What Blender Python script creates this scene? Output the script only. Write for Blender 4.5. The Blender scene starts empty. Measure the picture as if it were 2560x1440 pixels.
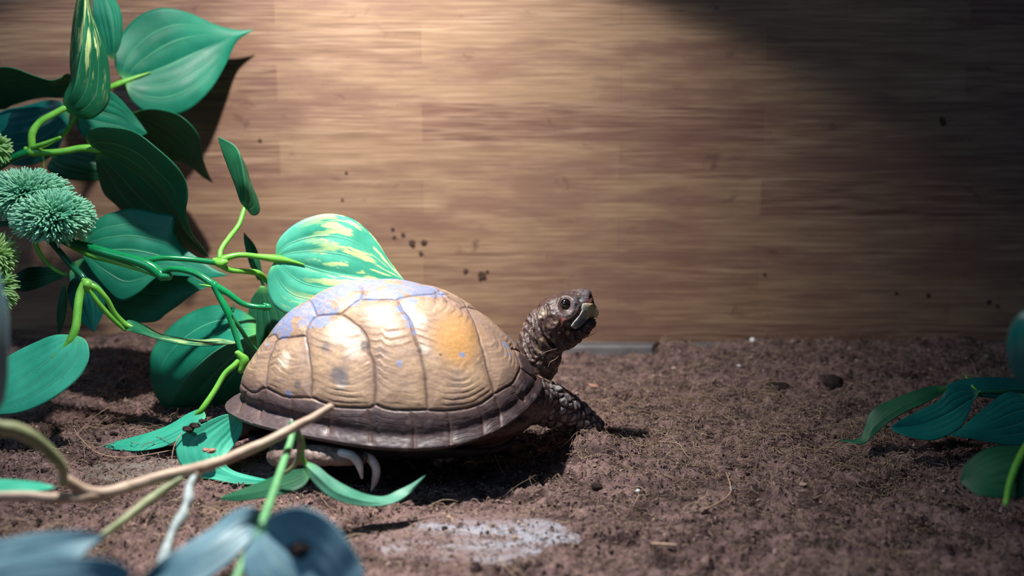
import bpy, math, random
import numpy as np
from mathutils import Vector
from mathutils.bvhtree import BVHTree
from mathutils.kdtree import KDTree

U = 0.01                      # all builder numbers are centimetres
rng = np.random.default_rng(7)
SC = bpy.context.scene
COL = SC.collection

# ------------------------------------------------------------------ camera
CAM = np.array([0.0, -60.0, 22.0]); PITCH = math.radians(13.2); FPX = 2560 * 50 / 36.0
cd = bpy.data.cameras.new('camera'); cam = bpy.data.objects.new('camera', cd); COL.objects.link(cam)
cam.location = CAM * U; cam.rotation_euler = (math.pi / 2 - PITCH, 0, 0)
cd.lens = 50; cd.sensor_width = 36; cd.clip_start = 0.01; cd.clip_end = 20
cd.dof.use_dof = True; cd.dof.focus_distance = 0.642; cd.dof.aperture_fstop = 6.4; cd.dof.aperture_blades = 0
SC.camera = cam
CP, SP = math.cos(PITCH), math.sin(PITCH)

# ------------------------------------------------------------------ light
w = bpy.data.worlds.new('world'); SC.world = w; w.use_nodes = True
w.node_tree.nodes['Background'].inputs[0].default_value = (0.09, 0.20, 0.42, 1)
w.node_tree.nodes['Background'].inputs[1].default_value = 0.10
SC.view_settings.view_transform = 'Standard'; SC.view_settings.look = 'None'
SC.view_settings.gamma = 1; SC.view_settings.use_curve_mapping = False
SC.view_settings.exposure = 0.08


def lamp(name, kind, loc, target, color, power, **kw):
    ld = bpy.data.lights.new(name, kind); ld.energy = power; ld.color = color
    for k, v in kw.items(): setattr(ld, k, v)
    o = bpy.data.objects.new(name, ld); COL.objects.link(o); o.location = Vector(loc) * U
    o.rotation_euler = (Vector(target) - Vector(loc)).to_track_quat('-Z', 'Y').to_euler()
    return o


# one reflector heat lamp over the tank: hard shade edge, a trough reflector that throws most light straight down and to the back
LAMP = (-10, -4, 38.5)
hl = lamp('heat_lamp_light', 'SPOT', LAMP, (-10, -4, 0), (1.0, 0.965, 0.915), 14.8, spot_size=math.radians(115.8), spot_blend=0.10, shadow_soft_size=0.008)
hl.rotation_euler = (0, 0, 0)
hl.data.use_nodes = True; nt_ = hl.data.node_tree; em = nt_.nodes['Emission']
tc_ = nt_.nodes.new('ShaderNodeTexCoord'); sx_ = nt_.nodes.new('ShaderNodeSeparateXYZ'); nt_.links.new(tc_.outputs['Normal'], sx_.inputs[0])
mr_ = nt_.nodes.new('ShaderNodeMapRange'); mr_.inputs[1].default_value = -1; mr_.inputs[2].default_value = 1
nt_.links.new(sx_.outputs[0], mr_.inputs[0])
fc_ = nt_.nodes.new('ShaderNodeFloatCurve'); nt_.links.new(mr_.outputs[0], fc_.inputs['Value'])
cv_ = fc_.mapping.curves[0]; LOBE = [(-1, .10), (-.6, .24), (-.3, .44), (-.08, .84), (.08, 1.0), (.34, .74), (.46, .50), (.57, .24), (.65, .09), (.74, .02), (1, .0)]
cv_.points[0].location = ((LOBE[0][0] + 1) / 2, LOBE[0][1]); cv_.points[1].location = (1, LOBE[-1][1])
for x_, y_ in LOBE[1:-1]: cv_.points.new((x_ + 1) / 2, y_)
fc_.mapping.update(); nt_.links.new(fc_.outputs[0], em.inputs['Strength'])
lamp('window_light', 'AREA', (-45, -55, 50), (-5, -8, 2), (0.42, 0.68, 1.0), 1.15, shape='RECTANGLE', size=0.35, size_y=0.25)


# ------------------------------------------------------------------ helpers
def at(px, py, Y):
    """the point of the ray through a pixel of the photograph on the plane y=Y; Y>50 means the plane z=Y-100"""
    a, b = (px - 1280) / FPX, (720 - py) / FPX
    d = np.array([a, CP + b * SP, -SP + b * CP])
    t = (Y - CAM[1]) / d[1] if Y < 50 else (Y - 100 - CAM[2]) / d[2]
    return CAM + d * t


def proj(P):
    d = P - CAM; f = d[..., 1] * CP - d[..., 2] * SP; u = d[..., 1] * SP + d[..., 2] * CP
    return 1280 + FPX * d[..., 0] / f, 720 - FPX * u / f


def hash01(ix, iy, iz, seed):
    n = (ix.astype(np.int64) * 73856093) ^ (iy.astype(np.int64) * 19349663) ^ (iz.astype(np.int64) * 83492791) ^ (seed * 2654435 + 911)
    n = (n * 1103515245 + 12345) & 0x7fffffff; n ^= n >> 13; n = (n * 60493) & 0x7fffffff; n ^= n >> 11
    return (n & 0xffffff) / float(0xffffff)


def vnoise(P, seed=0):
    i = np.floor(P).astype(np.int64); f = P - i; f = f * f * (3 - 2 * f); r = 0
    for dx in (0, 1):
        for dy in (0, 1):
            for dz in (0, 1):
                wt = (f[..., 0] if dx else 1 - f[..., 0]) * (f[..., 1] if dy else 1 - f[..., 1]) * (f[..., 2] if dz else 1 - f[..., 2])
                r = r + wt * hash01(i[..., 0] + dx, i[..., 1] + dy, i[..., 2] + dz, seed)
    return r * 2 - 1


def fbm(P, o=3, seed=0, g=0.5):
    r = 0; a = 1.0; s = 0
    for k in range(o):
        r = r + a * vnoise(P * 2 ** k + 17.3 * k, seed + k); s += a; a *= g
    return r / s


def smooth(x, a, b):
    t = np.clip((x - a) / (b - a), 0, 1); return t * t * (3 - 2 * t)


def crom(pts, n):
    """Catmull-Rom through pts, n samples evenly spaced by arc length"""
    P = np.array(pts, float)
    if len(P) == 2: P = np.array([P[0], (P[0] + P[1]) / 2, P[1]])
    Q = np.vstack([2 * P[0] - P[1], P, 2 * P[-1] - P[-2]]); out = []
    for i in range(len(P) - 1):
        a, b, c, d = Q[i:i + 4]
        for t in np.linspace(0, 1, 16, endpoint=False):
            out.append(.5 * (2 * b + (c - a) * t + (2 * a - 5 * b + 4 * c - d) * t * t + (3 * b - a - 3 * c + d) * t ** 3))
    out.append(P[-1]); out = np.array(out)
    L = np.r_[0, np.cumsum(np.linalg.norm(np.diff(out[:, :3], axis=0), axis=1))]; q = np.linspace(0, L[-1], n)
    return np.stack([np.interp(q, L, out[:, k]) for k in range(out.shape[1])], 1)


ORIGIN = {}


def link(name, me, mats, parent=None, at_=None):
    """one mesh object; vertices come in world centimetres"""
    o = bpy.data.objects.new(name, me); COL.objects.link(o)
    for m in (mats if isinstance(mats, (list, tuple)) else [mats]): me.materials.append(m)
    if parent is not None:
        o.parent = parent; org = ORIGIN[parent.name]
    else:
        org = np.array(at_ if at_ is not None else (0, 0, 0), float); o.location = org * U
    ORIGIN[o.name] = org
    return o, org


def mesh(name, V, F, mats, parent=None, at_=None, uv=None, col=None, smooth_=True):
    V = np.asarray(V, float)
    org = ORIGIN[parent.name] if parent is not None else np.array(at_ if at_ is not None else (0, 0, 0), float)
    me = bpy.data.meshes.new(name)
    Vl = ((V - org) * U).astype(np.float32)
    if isinstance(F, np.ndarray):
        k = F.shape[1]; me.vertices.add(len(V)); me.vertices.foreach_set('co', Vl.ravel())
        me.loops.add(F.size); me.loops.foreach_set('vertex_index', F.ravel().astype(np.int32))
        me.polygons.add(len(F)); me.polygons.foreach_set('loop_start', (np.arange(len(F)) * k).astype(np.int32))
        try: me.polygons.foreach_set('loop_total', np.full(len(F), k, np.int32))
        except Exception: pass
        me.update(calc_edges=True)
    else:
        me.from_pydata(Vl.tolist(), [], F)
    if uv is not None:
        lv = np.empty(len(me.loops), np.int32); me.loops.foreach_get('vertex_index', lv)
        l = me.uv_layers.new(name='UVMap'); l.data.foreach_set('uv', np.asarray(uv, np.float32)[lv].ravel())
    if col is not None:
        c = np.ones((len(V), 4), np.float32); c[:, :3] = col
        a = me.color_attributes.new('Col', 'FLOAT_COLOR', 'POINT'); a.data.foreach_set('color', c.ravel())
    me.validate(); 
    me.polygons.foreach_set('use_smooth', np.full(len(me.polygons), smooth_))
    return link(name, me, mats, parent, org)[0]


def grid_faces(n, m, wrap=False, off=0):
    """n rows, m columns; wrap closes the columns"""
    i = np.arange(n - 1)[:, None]; j = np.arange(m if wrap else m - 1)[None, :]; j2 = (j + 1) % m
    return np.stack([i * m + j, i * m + j2, (i + 1) * m + j2, (i + 1) * m + j], -1).reshape(-1, 4) + off


def tag(o, label=None, cat=None, group=None, kind=None):
    for k, v in (('label', label), ('category', cat), ('group', group), ('kind', kind)):
        if v: o[k] = v
    return o


def empty(name, loc, label, cat, group=None):
    o = bpy.data.objects.new(name, None); COL.objects.link(o); o.location = np.array(loc, float) * U
    o.empty_display_size = 0.01; ORIGIN[o.name] = np.array(loc, float)
    return tag(o, label, cat, group)


def frames(P):
    T = np.gradient(P, axis=0); T /= np.linalg.norm(T, axis=1)[:, None] + 1e-12
    up = np.array([0, 0, 1.]) if abs(T[0][2]) < .9 else np.array([0, 1., 0])
    N = np.zeros_like(P); n = np.cross(T[0], up); n /= np.linalg.norm(n)
    for i in range(len(P)):
        n = n - T[i] * n.dot(T[i]); n /= np.linalg.norm(n) + 1e-12; N[i] = n
    return T, N, np.cross(T, N)


def tube_geo(P, R, k=10, lump=0.0, seed=0, flat=None):
    """closed tube along P with radii R, rounded ends"""
    P = np.asarray(P, float); R = np.asarray(R, float)
    T, N, B = frames(P)
    e0 = [P[0] - T[0] * R[0] * q for q in (.85, .5)]; e1 = [P[-1] + T[-1] * R[-1] * q for q in (.5, .85)]
    P2 = np.vstack([e0, P, e1]); R2 = np.r_[R[0] * .4, R[0] * .82, R, R[-1] * .82, R[-1] * .4]
    N2 = np.vstack([N[:1], N[:1], N, N[-1:], N[-1:]]); B2 = np.vstack([B[:1], B[:1], B, B[-1:], B[-1:]])
    a = np.linspace(0, 2 * np.pi, k, endpoint=False)
    fy = 1 if flat is None else flat
    V = P2[:, None] + R2[:, None, None] * (np.cos(a)[None, :, None] * N2[:, None] + fy * np.sin(a)[None, :, None] * B2[:, None])
    V = V.reshape(-1, 3)
    if lump: V = V + fbm(V * 2.2, 2, seed)[:, None] * lump * np.repeat((N2 + B2), k, 0)
    F = grid_faces(len(P2), k, True).tolist()
    F.append(list(range(k))[::-1]); n = len(P2) * k; F.append(list(range(n - k, n)))
    return V, F


def px_path(pts, n=24, ground=False):
    """pts: (px, py, Y, radius) -> samples xyz and radius"""
    Q = np.array([list(at(p[0], p[1], p[2])) + [p[3]] for p in pts]); S = crom(Q, n)
    return S[:, :3], np.abs(S[:, 3])


def stem(name, pts, mat, parent, n=26, k=12, lump=0.0, flat=None, label=None):
    P, R = px_path(pts, n); V, F = tube_geo(P, R, k, lump, len(pts), flat)
    o = mesh(name, V, F, mat, parent)
    if label: o['label'] = label
    return o


# ------------------------------------------------------------------ materials
class NT:
    def __init__(s, name):
        s.m = bpy.data.materials.new(name); s.m.use_nodes = True; s.t = s.m.node_tree
        s.b = s.t.nodes['Principled BSDF']; s.out = s.t.nodes['Material Output']

    def n(s, typ, **kw):
        nd = s.t.nodes.new(typ)
        for k, v in kw.items():
            if k.startswith('i_'):
                key = k[2:]; key = int(key) if key.isdigit() else key.replace('_', ' ')
                nd.inputs[key].default_value = v
            else: setattr(nd, k, v)
        return nd

    def l(s, a, b): s.t.links.new(a, b)

    def coords(s, scale, kind='Object', loc=(0, 0, 0), rot=(0, 0, 0)):
        tc = s.n('ShaderNodeTexCoord'); mp = s.n('ShaderNodeMapping'); s.l(tc.outputs[kind], mp.inputs[0])
        mp.inputs['Scale'].default_value = scale; mp.inputs['Location'].default_value = loc; mp.inputs['Rotation'].default_value = rot
        return mp.outputs[0]

    def noise(s, co, scale, detail=4, rough=.55, dist=0):
        nd = s.n('ShaderNodeTexNoise'); s.l(co, nd.inputs['Vector']); nd.inputs['Scale'].default_value = scale
        nd.inputs['Detail'].default_value = detail; nd.inputs['Roughness'].default_value = rough; nd.inputs['Distortion'].default_value = dist
        return nd.outputs[0]

    def ramp(s, f, stops):
        r = s.n('ShaderNodeValToRGB'); s.l(f, r.inputs[0]); e = r.color_ramp.elements
        while len(e) < len(stops): e.new(0.5)
        for el, (p, c) in zip(e, stops):
            el.position = p; el.color = (c, c, c, 1) if isinstance(c, (int, float)) else (*c, 1)
        return r.outputs[0]

    def mix(s, f, a, b, mode='MIX'):
        m = s.n('ShaderNodeMix', data_type='RGBA', blend_type=mode)
        for src, i in ((f, 0), (a, 6), (b, 7)):
            if isinstance(src, (int, float)): m.inputs[i].default_value = src
            elif isinstance(src, tuple): m.inputs[i].default_value = (*src, 1)
            else: s.l(src, m.inputs[i])
        return m.outputs[2]

    def math(s, op, a, b=0.0, c=None):
        m = s.n('ShaderNodeMath', operation=op)
        for i, src in enumerate((a, b) if c is None else (a, b, c)):
            if isinstance(src, (int, float)): m.inputs[i].default_value = src
            else: s.l(src, m.inputs[i])
        return m.outputs[0]

    def bump(s, h, strength=.5, dist=0.001, prev=None):
        b = s.n('ShaderNodeBump'); b.inputs['Strength'].default_value = strength; b.inputs['Distance'].default_value = dist
        s.l(h, b.inputs['Height'])
        if prev is not None: s.l(prev, b.inputs['Normal'])
        return b.outputs[0]

    def fin(s, color=None, rough=None, normal=None, **kw):
        for v, k in ((color, 'Base Color'), (rough, 'Roughness')):
            if v is None: continue
            if isinstance(v, tuple): s.b.inputs[k].default_value = (*v, 1)
            elif isinstance(v, (int, float)): s.b.inputs[k].default_value = v
            else: s.l(v, s.b.inputs[k])
        if normal is not None: s.l(normal, s.b.inputs['Normal'])
        for k, v in kw.items(): s.b.inputs[k.replace('_', ' ')].default_value = v
        return s.m


def mat_wall():
    m = NT('bamboo_board')
    fine = m.noise(m.coords((26, 26, 1050)), 1, 2, .6)
    mid = m.noise(m.coords((15, 15, 430), loc=(3, 1, 2)), 1, 4, .6, .2)
    big = m.noise(m.coords((13, 13, 60), loc=(8, 3, 1)), 1, 5, .6)
    # strips 2.1 cm high with their own tone, joints along their length
    br = m.n('ShaderNodeTexBrick', offset=0.42, squash=1.0); co = m.coords((1, 1, 1), loc=(0.05, -0.0085, 0), rot=(math.pi / 2, 0, 0))
    m.l(co, br.inputs[0]); br.inputs['Color1'].default_value = (0, 0, 0, 1); br.inputs['Color2'].default_value = (1, 1, 1, 1)
    br.inputs['Mortar'].default_value = (0.1, .1, .1, 1); br.inputs['Scale'].default_value = 1; br.inputs['Mortar Size'].default_value = 0.0003
    br.inputs['Brick Width'].default_value = 0.19; br.inputs['Row Height'].default_value = 0.0212; br.inputs['Mortar Smooth'].default_value = 1
    c = m.ramp(mid, [(.30, (.125, .062, .042)), (.44, (.215, .122, .082)), (.56, (.285, .178, .122)), (.74, (.38, .255, .175))])
    c = m.mix(m.ramp(fine, [(.38, .95), (.53, 0.0)]), c, (.115, .056, .042), 'MIX')
    c = m.mix(m.math('MULTIPLY', br.outputs[0], .42), c, (.42, .285, .165))
    c = m.mix(m.ramp(big, [(.38, .65), (.52, 0.0)]), c, (.17, .088, .070))
    knot = m.noise(m.coords((45, 45, 75), loc=(1.3, 4, 6)), 1, 4, .65, .5)
    c = m.mix(m.ramp(knot, [(.64, 0.0), (.74, .7)]), c, (.11, .052, .042))
    n = m.bump(mid, .15, .0004)
    return m.fin(c, .48, n, Specular_IOR_Level=.35)


def mat_leaf(name, base=(.005, .155, .095), base2=(.010, .245, .145), var=0.0, trans=.20, rough=.50, veincol=(.16, .55, .32)):
    m = NT(name)
    uv = m.n('ShaderNodeUVMap'); sep = m.n('ShaderNodeSeparateXYZ'); m.l(uv.outputs[0], sep.inputs[0])
    s = m.math('ABSOLUTE', m.math('SUBTRACT', sep.outputs[0], .5)); t = sep.outputs[1]
    fade = m.ramp(t, [(.35, 1.0), (.72, 0.0)])
    tot = None
    for c0, wd in ((0, .011), (.17, .007), (.31, .007)):
        d = m.math('ABSOLUTE', m.math('SUBTRACT', s, c0))
        v = m.math('MAXIMUM', m.math('SUBTRACT', 1.0, m.math('DIVIDE', d, wd)), 0.0)
        tot = v if tot is None else m.math('MAXIMUM', tot, v)
    vein = m.math('MULTIPLY', tot, fade)
    n1 = m.noise(m.coords((1, 1, 1)), 55, 4, .6)
    c = m.mix(m.ramp(n1, [(.35, 0.0), (.7, 1.0)]), base, base2)
    if var:
        st = m.noise(m.coords((5.5, 1.5, 1), 'UV', loc=(var * 3.7, var, 0)), 2.2, 5, .62, .35)
        mask = m.math('MULTIPLY', m.ramp(st, [(.52, 0.0), (.57, 1.0)]), m.ramp(t, [(.22, 0.0), (.5, 1.0)]))
        c = m.mix(mask, c, (.62, .78, .32))
    c = m.mix(m.math('MULTIPLY', vein, .8), c, veincol)
    c = m.mix(m.ramp(t, [(0.0, .6), (.10, 0.0)]), c, (.16, .50, .10))
    # dust and scuffs
    du = m.noise(m.coords((1, 1, 1)), 900, 2, .5)
    c = m.mix(m.ramp(du, [(.66, 0.0), (.76, .5)]), c, (.07, .09, .05))
    nb = m.bump(m.noise(m.coords((1, 1, 1)), 420, 3, .6), .10, .0004)
    nb = m.bump(vein, .5, .0006, nb)
    m.fin(c, m.ramp(n1, [(.3, rough - .07), (.7, rough + .10)]), nb, Specular_IOR_Level=.40)
    tr = m.n('ShaderNodeBsdfTranslucent'); m.l(m.mix(.6, c, (.06, .55, .06)), tr.inputs[0])
    mx = m.n('ShaderNodeMixShader'); mx.inputs[0].default_value = trans
    m.l(m.b.outputs[0], mx.inputs[1]); m.l(tr.outputs[0], mx.inputs[2]); m.l(mx.outputs[0], m.out.inputs[0])
    return m.m


def mat_plain(name, c1, c2, scale=120, rough=.4, bump=.2, spec=.5, bd=.0005, trans=0):
    m = NT(name); f = m.noise(m.coords((1, 1, 1)), scale, 4, .6)
    c = m.mix(m.ramp(f, [(.35, 0.0), (.68, 1.0)]), c1, c2)
    m.fin(c, rough, m.bump(m.noise(m.coords((1, 1, 1)), scale * 4, 3, .6), bump, bd), Specular_IOR_Level=spec)
    if trans:
        tr = m.n('ShaderNodeBsdfTranslucent'); m.l(c, tr.inputs[0]); mx = m.n('ShaderNodeMixShader'); mx.inputs[0].default_value = trans
        m.l(m.b.outputs[0], mx.inputs[1]); m.l(tr.outputs[0], mx.inputs[2]); m.l(mx.outputs[0], m.out.inputs[0])
    return m.m


def mat_attr(name, rough=.5, spec=.4, nscale=600, bump=.3, bd=.0003, var=.25, coat=0):
    m = NT(name); a = m.n('ShaderNodeVertexColor', layer_name='Col'); f = m.noise(m.coords((1, 1, 1)), nscale, 4, .65)
    g = m.ramp(f, [(.25, 1 - var), (.75, 1 + var)])
    c = m.mix(1.0, a.outputs[0], g, 'MULTIPLY')
    return m.fin(c, m.ramp(f, [(.3, rough - .1), (.7, min(rough + .1, 1))]), m.bump(f, bump, bd), Specular_IOR_Level=spec, Coat_Weight=coat)


M_WALL = mat_wall()
M_LEAF = mat_leaf('leaf_plain')
M_LEAFV = mat_leaf('leaf_variegated', var=1.0, base=(.03, .33, .21), base2=(.08, .46, .32))  # base lightened to hold the glare of a leaf facing the lamp
M_LEAFV2 = mat_leaf('leaf_variegated_streaks', var=2.3, base=(.008, .13, .06), base2=(.012, .2, .09))
M_LEAFD = mat_leaf('leaf_shaded', base=(.008, .085, .04), base2=(.012, .13, .055), trans=.14, veincol=(.16, .38, .14))  # darker copy of the plain leaf, shade put into the green
M_LEAFB = mat_leaf('leaf_blue_sheen', base=(.09, .20, .26), base2=(.17, .31, .37), trans=.10, rough=.45, veincol=(.16, .34, .26))  # blue window sheen is mixed into the base colour
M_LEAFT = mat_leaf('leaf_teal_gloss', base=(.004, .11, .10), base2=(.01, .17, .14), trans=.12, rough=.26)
M_LEAFC = mat_leaf('leaf_muted', base=(.06, .26, .17), base2=(.16, .40, .29), trans=.12)
M_LEAFP = mat_leaf('leaf_pale', base=(.03, .40, .26), base2=(.06, .52, .35), trans=.15)
M_PET = mat_plain('petiole_plastic', (.10, .42, .04), (.22, .58, .08), 90, .38, .25, trans=.15)
M_PETF = mat_plain('petiole_muted', (.09, .30, .12), (.16, .42, .18), 90, .5, .25, trans=.1)  # muted green for the foreground stem
M_STEM = mat_plain('stem_gloss_plastic', (.004, .16, .05), (.008, .25, .08), 60, .16, .08, .7)
M_STEMD = mat_plain('stem_dark_plastic', (.004, .07, .035), (.006, .11, .05), 60, .2, .1, .7)
M_TWIG = mat_plain('twig_bark', (.32, .215, .15), (.60, .46, .35), 70, .6, .5)
M_OLIVE = mat_plain('tendril_olive', (.16, .20, .09), (.34, .36, .20), 70, .55, .4)
M_FRAY = mat_plain('frayed_stalk', (.20, .26, .27), (.40, .46, .46), 160, .6, .6)
M_TUFT = mat_plain('bristle_plastic', (.20, .60, .42), (.42, .78, .56), 60, .45, .1, trans=.25)
M_TUFTY = mat_plain('bristle_plastic_pale', (.26, .55, .20), (.50, .72, .32), 60, .45, .1, trans=.25)
M_SOIL = mat_attr('coconut_soil', .92, .12, 1500, .9, .0006, .45)
M_CRUMB = mat_attr('soil_crumbs', .88, .15, 900, .6, .0004, .35)
M_FIBRE = mat_attr('coconut_fibres', .7, .3, 500, .1, .0002, .2)
M_SHELL = mat_attr('shell_keratin', .46, .42, 700, .22, .00025, .16)
M_SKIN = mat_attr('turtle_skin', .44, .55, 1100, .55, .0003, .35)
M_CLOD = mat_plain('clod_dark', (.020, .014, .014), (.06, .04, .035), 300, .9, .8, .1, .001)
M_PLAS = mat_plain('plastron_dark', (.018, .018, .022), (.04, .04, .045), 120, .6, .3, .2)
M_CHIP = mat_plain('wood_chip', (.40, .25, .17), (.60, .42, .29), 200, .7, .5)
M_CHIPR = mat_plain('wood_chip_red', (.30, .14, .10), (.42, .22, .16), 200, .7, .5)
M_PERL = mat_plain('perlite_white', (.62, .66, .66), (.8, .82, .8), 300, .7, .4)
M_TRACK = mat_plain('plastic_track', (.13, .12, .125), (.19, .175, .18), 60, .30, .1)
M_CLAW = mat_plain('claw_horn', (.42, .42, .42), (.66, .66, .68), 150, .3, .1, .6)

# ------------------------------------------------------------------ setting
WY = 19.0
V = [(-60, WY, -3), (60, WY, -3), (60, WY, 45), (-60, WY, 45), (-60, WY + 1.2, -3), (60, WY + 1.2, -3), (60, WY + 1.2, 45), (-60, WY + 1.2, 45)]
F = [[0, 1, 2, 3], [7, 6, 5, 4], [0, 4, 5, 1], [3, 2, 6, 7], [0, 3, 7, 4], [1, 5, 6, 2]]
tag(mesh('wall_back', V, F, M_WALL, smooth_=False), kind='structure')
V = []; prof = [(WY - .02, -2.5), (WY - .45, -2.5), (WY - .45, .05), (WY - .38, .16), (WY - .26, .18), (WY - .22, .02), (WY - .12, .02), (WY - .10, .26), (WY - .02, .28)]
for x in (-60, 60): V += [(x, a, b) for a, b in prof]
k = len(prof); F = [[i, i + 1, k + i + 1, k + i] for i in range(k - 1)] + [[k - 1, 0, k, 2 * k - 1], list(range(k))[::-1], list(range(k, 2 * k))]
tag(mesh('trim_1', V, F, M_TRACK, smooth_=False), kind='structure')


def slabmask(x, y, cx, cy, rx, ry, sd):
    n = fbm(np.stack([x * .35, y * .35, x * 0 + sd], -1), 3, sd)
    return smooth(1.0 - np.sqrt(((x - cx) / rx) ** 2 + ((y - cy) / ry) ** 2) + n * .35, 0, .22)


def ground_h(x, y, coarse=False):
    x = np.asarray(x, float); y = np.asarray(y, float); P = np.stack([x, y, x * 0], -1)
    h = .34 * fbm(P * .16, 2, 1)
    h = h + .42 * np.maximum(fbm(P * np.array([.55, .8, 1]) + 5, 3, 4), -.5)
    px = 1280 + (x / (WY + 62)) * FPX
    back = smooth(y, 9, WY)
    rise = np.interp(px, [0, 400, 1000, 1450, 1630, 1660, 1900, 2300, 2450, 2560], [.4, .8, .1, -.45, -.45, .45, .55, .45, .15, -.3])
    h = h + back * (rise + .28 * fbm(P * np.array([1.1, .6, 1]) + 2, 3, 19) * (px > 1640))
    h = h - .35 * np.exp(-(((x + 5.5) / 7.5) ** 2 + ((y + .5) / 4.6) ** 2) ** 2)      # the hollow the turtle sits in
    h = h + .80 * np.exp(-(((x - 3.4) / 2.0) ** 2 + ((y - .8) / .75) ** 2))            # small ridge before the foreleg
    for cx, cy, rx, ry, sd, z in SLABS:
        mk = slabmask(x, y, cx, cy, rx, ry, sd); h = h * (1 - .85 * mk) + z * .85 * mk
    if not coarse:
        k = 1.0
        for cx, cy, rx, ry, sd, z in SLABS: k = k * (1 - .8 * slabmask(x, y, cx, cy, rx, ry, sd))
        r = 1 - np.abs(fbm(P * 2.3, 3, 9, .6)); h = h + k * (.50 * (r - .76))
        h = h + k * .07 * fbm(P * 6.5, 2, 13)
    return h


SLABS = [(-14.2, -1.0, 5.2, 1.9, 3, -.10), (-1.7, -8.2, 5.0, 3.2, 5, -.12)]
gx = np.arange(-43, 43.01, .11); gy = np.r_[np.arange(-34, WY, .11), WY]
X, Y = np.meshgrid(gx, gy); H = ground_h(X, Y)
P = np.stack([X, Y, H], -1).reshape(-1, 3)
pn = fbm(P * 1.1, 3, 31); pf = fbm(P * np.array([5, 5, 5.]), 3, 37)
c = np.array([.172, .110, .103])[None] * (1 + .65 * pn[:, None]) + np.array([.07, .048, .043])[None] * np.clip(pf[:, None] * 2, -1, 1.4)
c = c * (1 - .6 * smooth(fbm(P * np.array([.9, 1.3, 1]) + 8, 3, 47), .08, .4))[:, None]
mesh('floor', P, grid_faces(len(gy), len(gx)), M_SOIL, col=np.clip(c, .01, 1))['kind'] = 'structure'


# ------------------------------------------------------------------ turtle
SHP = dict(a=6.764, b=4.822, H=5.393, hp=.848, vq=1.6, c=.291, cf=1.226, cr=-.487, cx=-5.571, cz=2.774, pitch=-3.0, yaw=-2.327, roll=-.165, egg=-.2)


def rotm():
    pi_, ya, ro = [math.radians(SHP[k]) for k in ('pitch', 'yaw', 'roll')]
    Rx = np.array([[1, 0, 0], [0, math.cos(ro), -math.sin(ro)], [0, math.sin(ro), math.cos(ro)]])
    Ry = np.array([[math.cos(pi_), 0, -math.sin(pi_)], [0, 1, 0], [math.sin(pi_), 0, math.cos(pi_)]])
    Rz = np.array([[math.cos(ya), -math.sin(ya), 0], [math.sin(ya), math.cos(ya), 0], [0, 0, 1]])
    return Rz @ Ry @ Rx


RM = rotm(); CT = np.array([SHP['cx'], 0, SHP['cz']])


def shell_pts(ph, r, grow=0.0):
    s = SHP; cs, sn = np.cos(ph), np.sin(ph)
    Xr = (s['a'] + grow) * cs; Yr = (s['b'] + grow) * sn * (1 - s['egg'] * cs); th = r * np.pi / 2
    h = np.sin(th) ** s['hp']; wv = np.cos(th) ** s['vq']
    z = s['H'] * wv - s['c'] * sn ** 2 * h ** 2 + s['cf'] * np.clip(cs, 0, 1) ** 3 * h ** 6 + s['cr'] * np.clip(-cs, 0, 1) ** 3 * h ** 6
    # marginal shelf: flares outwards a little near the rim
    fl = smooth(r, .86, 1.0) * (.10 + .22 * smooth(-cs, .2, .9) + .10 * smooth(np.abs(sn), .3, .9))
    dip = -.26 * np.exp(-((r - .87) / .045) ** 2) * (.3 + .7 * smooth(-cs, .0, .9))
    return np.stack([Xr * h + (fl + dip) * cs, Yr * h + (fl + dip) * sn, z], -1)


def shell_world(L): return L @ RM.T + CT


NP_, NR = 900, 340
ph = np.linspace(0, 2 * np.pi, NP_, endpoint=False)[None, :]; rr = (np.linspace(0.004, 1, NR) ** .85)[:, None]
L = shell_pts(ph + rr * 0, rr + ph * 0); Wd = shell_world(L)
Vs = Wd.reshape(-1, 3); Fs = grid_faces(NR, NP_, True)
du = np.roll(Wd, -1, 1) - np.roll(Wd, 1, 1); dr = np.gradient(Wd, axis=0); Nn = np.cross(dr, du); Nn /= np.linalg.norm(Nn, axis=-1)[..., None] + 1e-9
if Nn[NR // 2, 0, 0] < 0: Nn = -Nn
Nn = Nn.reshape(-1, 3); Lf = L.reshape(-1, 3)
lowV = Wd[::6, ::6].reshape(-1, 3); lowF = grid_faces(len(range(0, NR, 6)), len(range(0, NP_, 6)), True)
bvh = BVHTree.FromPolygons([tuple(v) for v in lowV], lowF.tolist())


def hit(px, py):
    """where the photograph's pixel meets the carapace, in shell-local coordinates"""
    tgt = at(px, py, 0.0); d = tgt - CAM; d /= np.linalg.norm(d)
    h = bvh.ray_cast(Vector(CAM), Vector(d))
    if h[0] is None:
        n = bvh.find_nearest(Vector(tgt)); p = np.array(n[0])
    else: p = np.array(h[0])
    return (p - CT) @ RM


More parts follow.
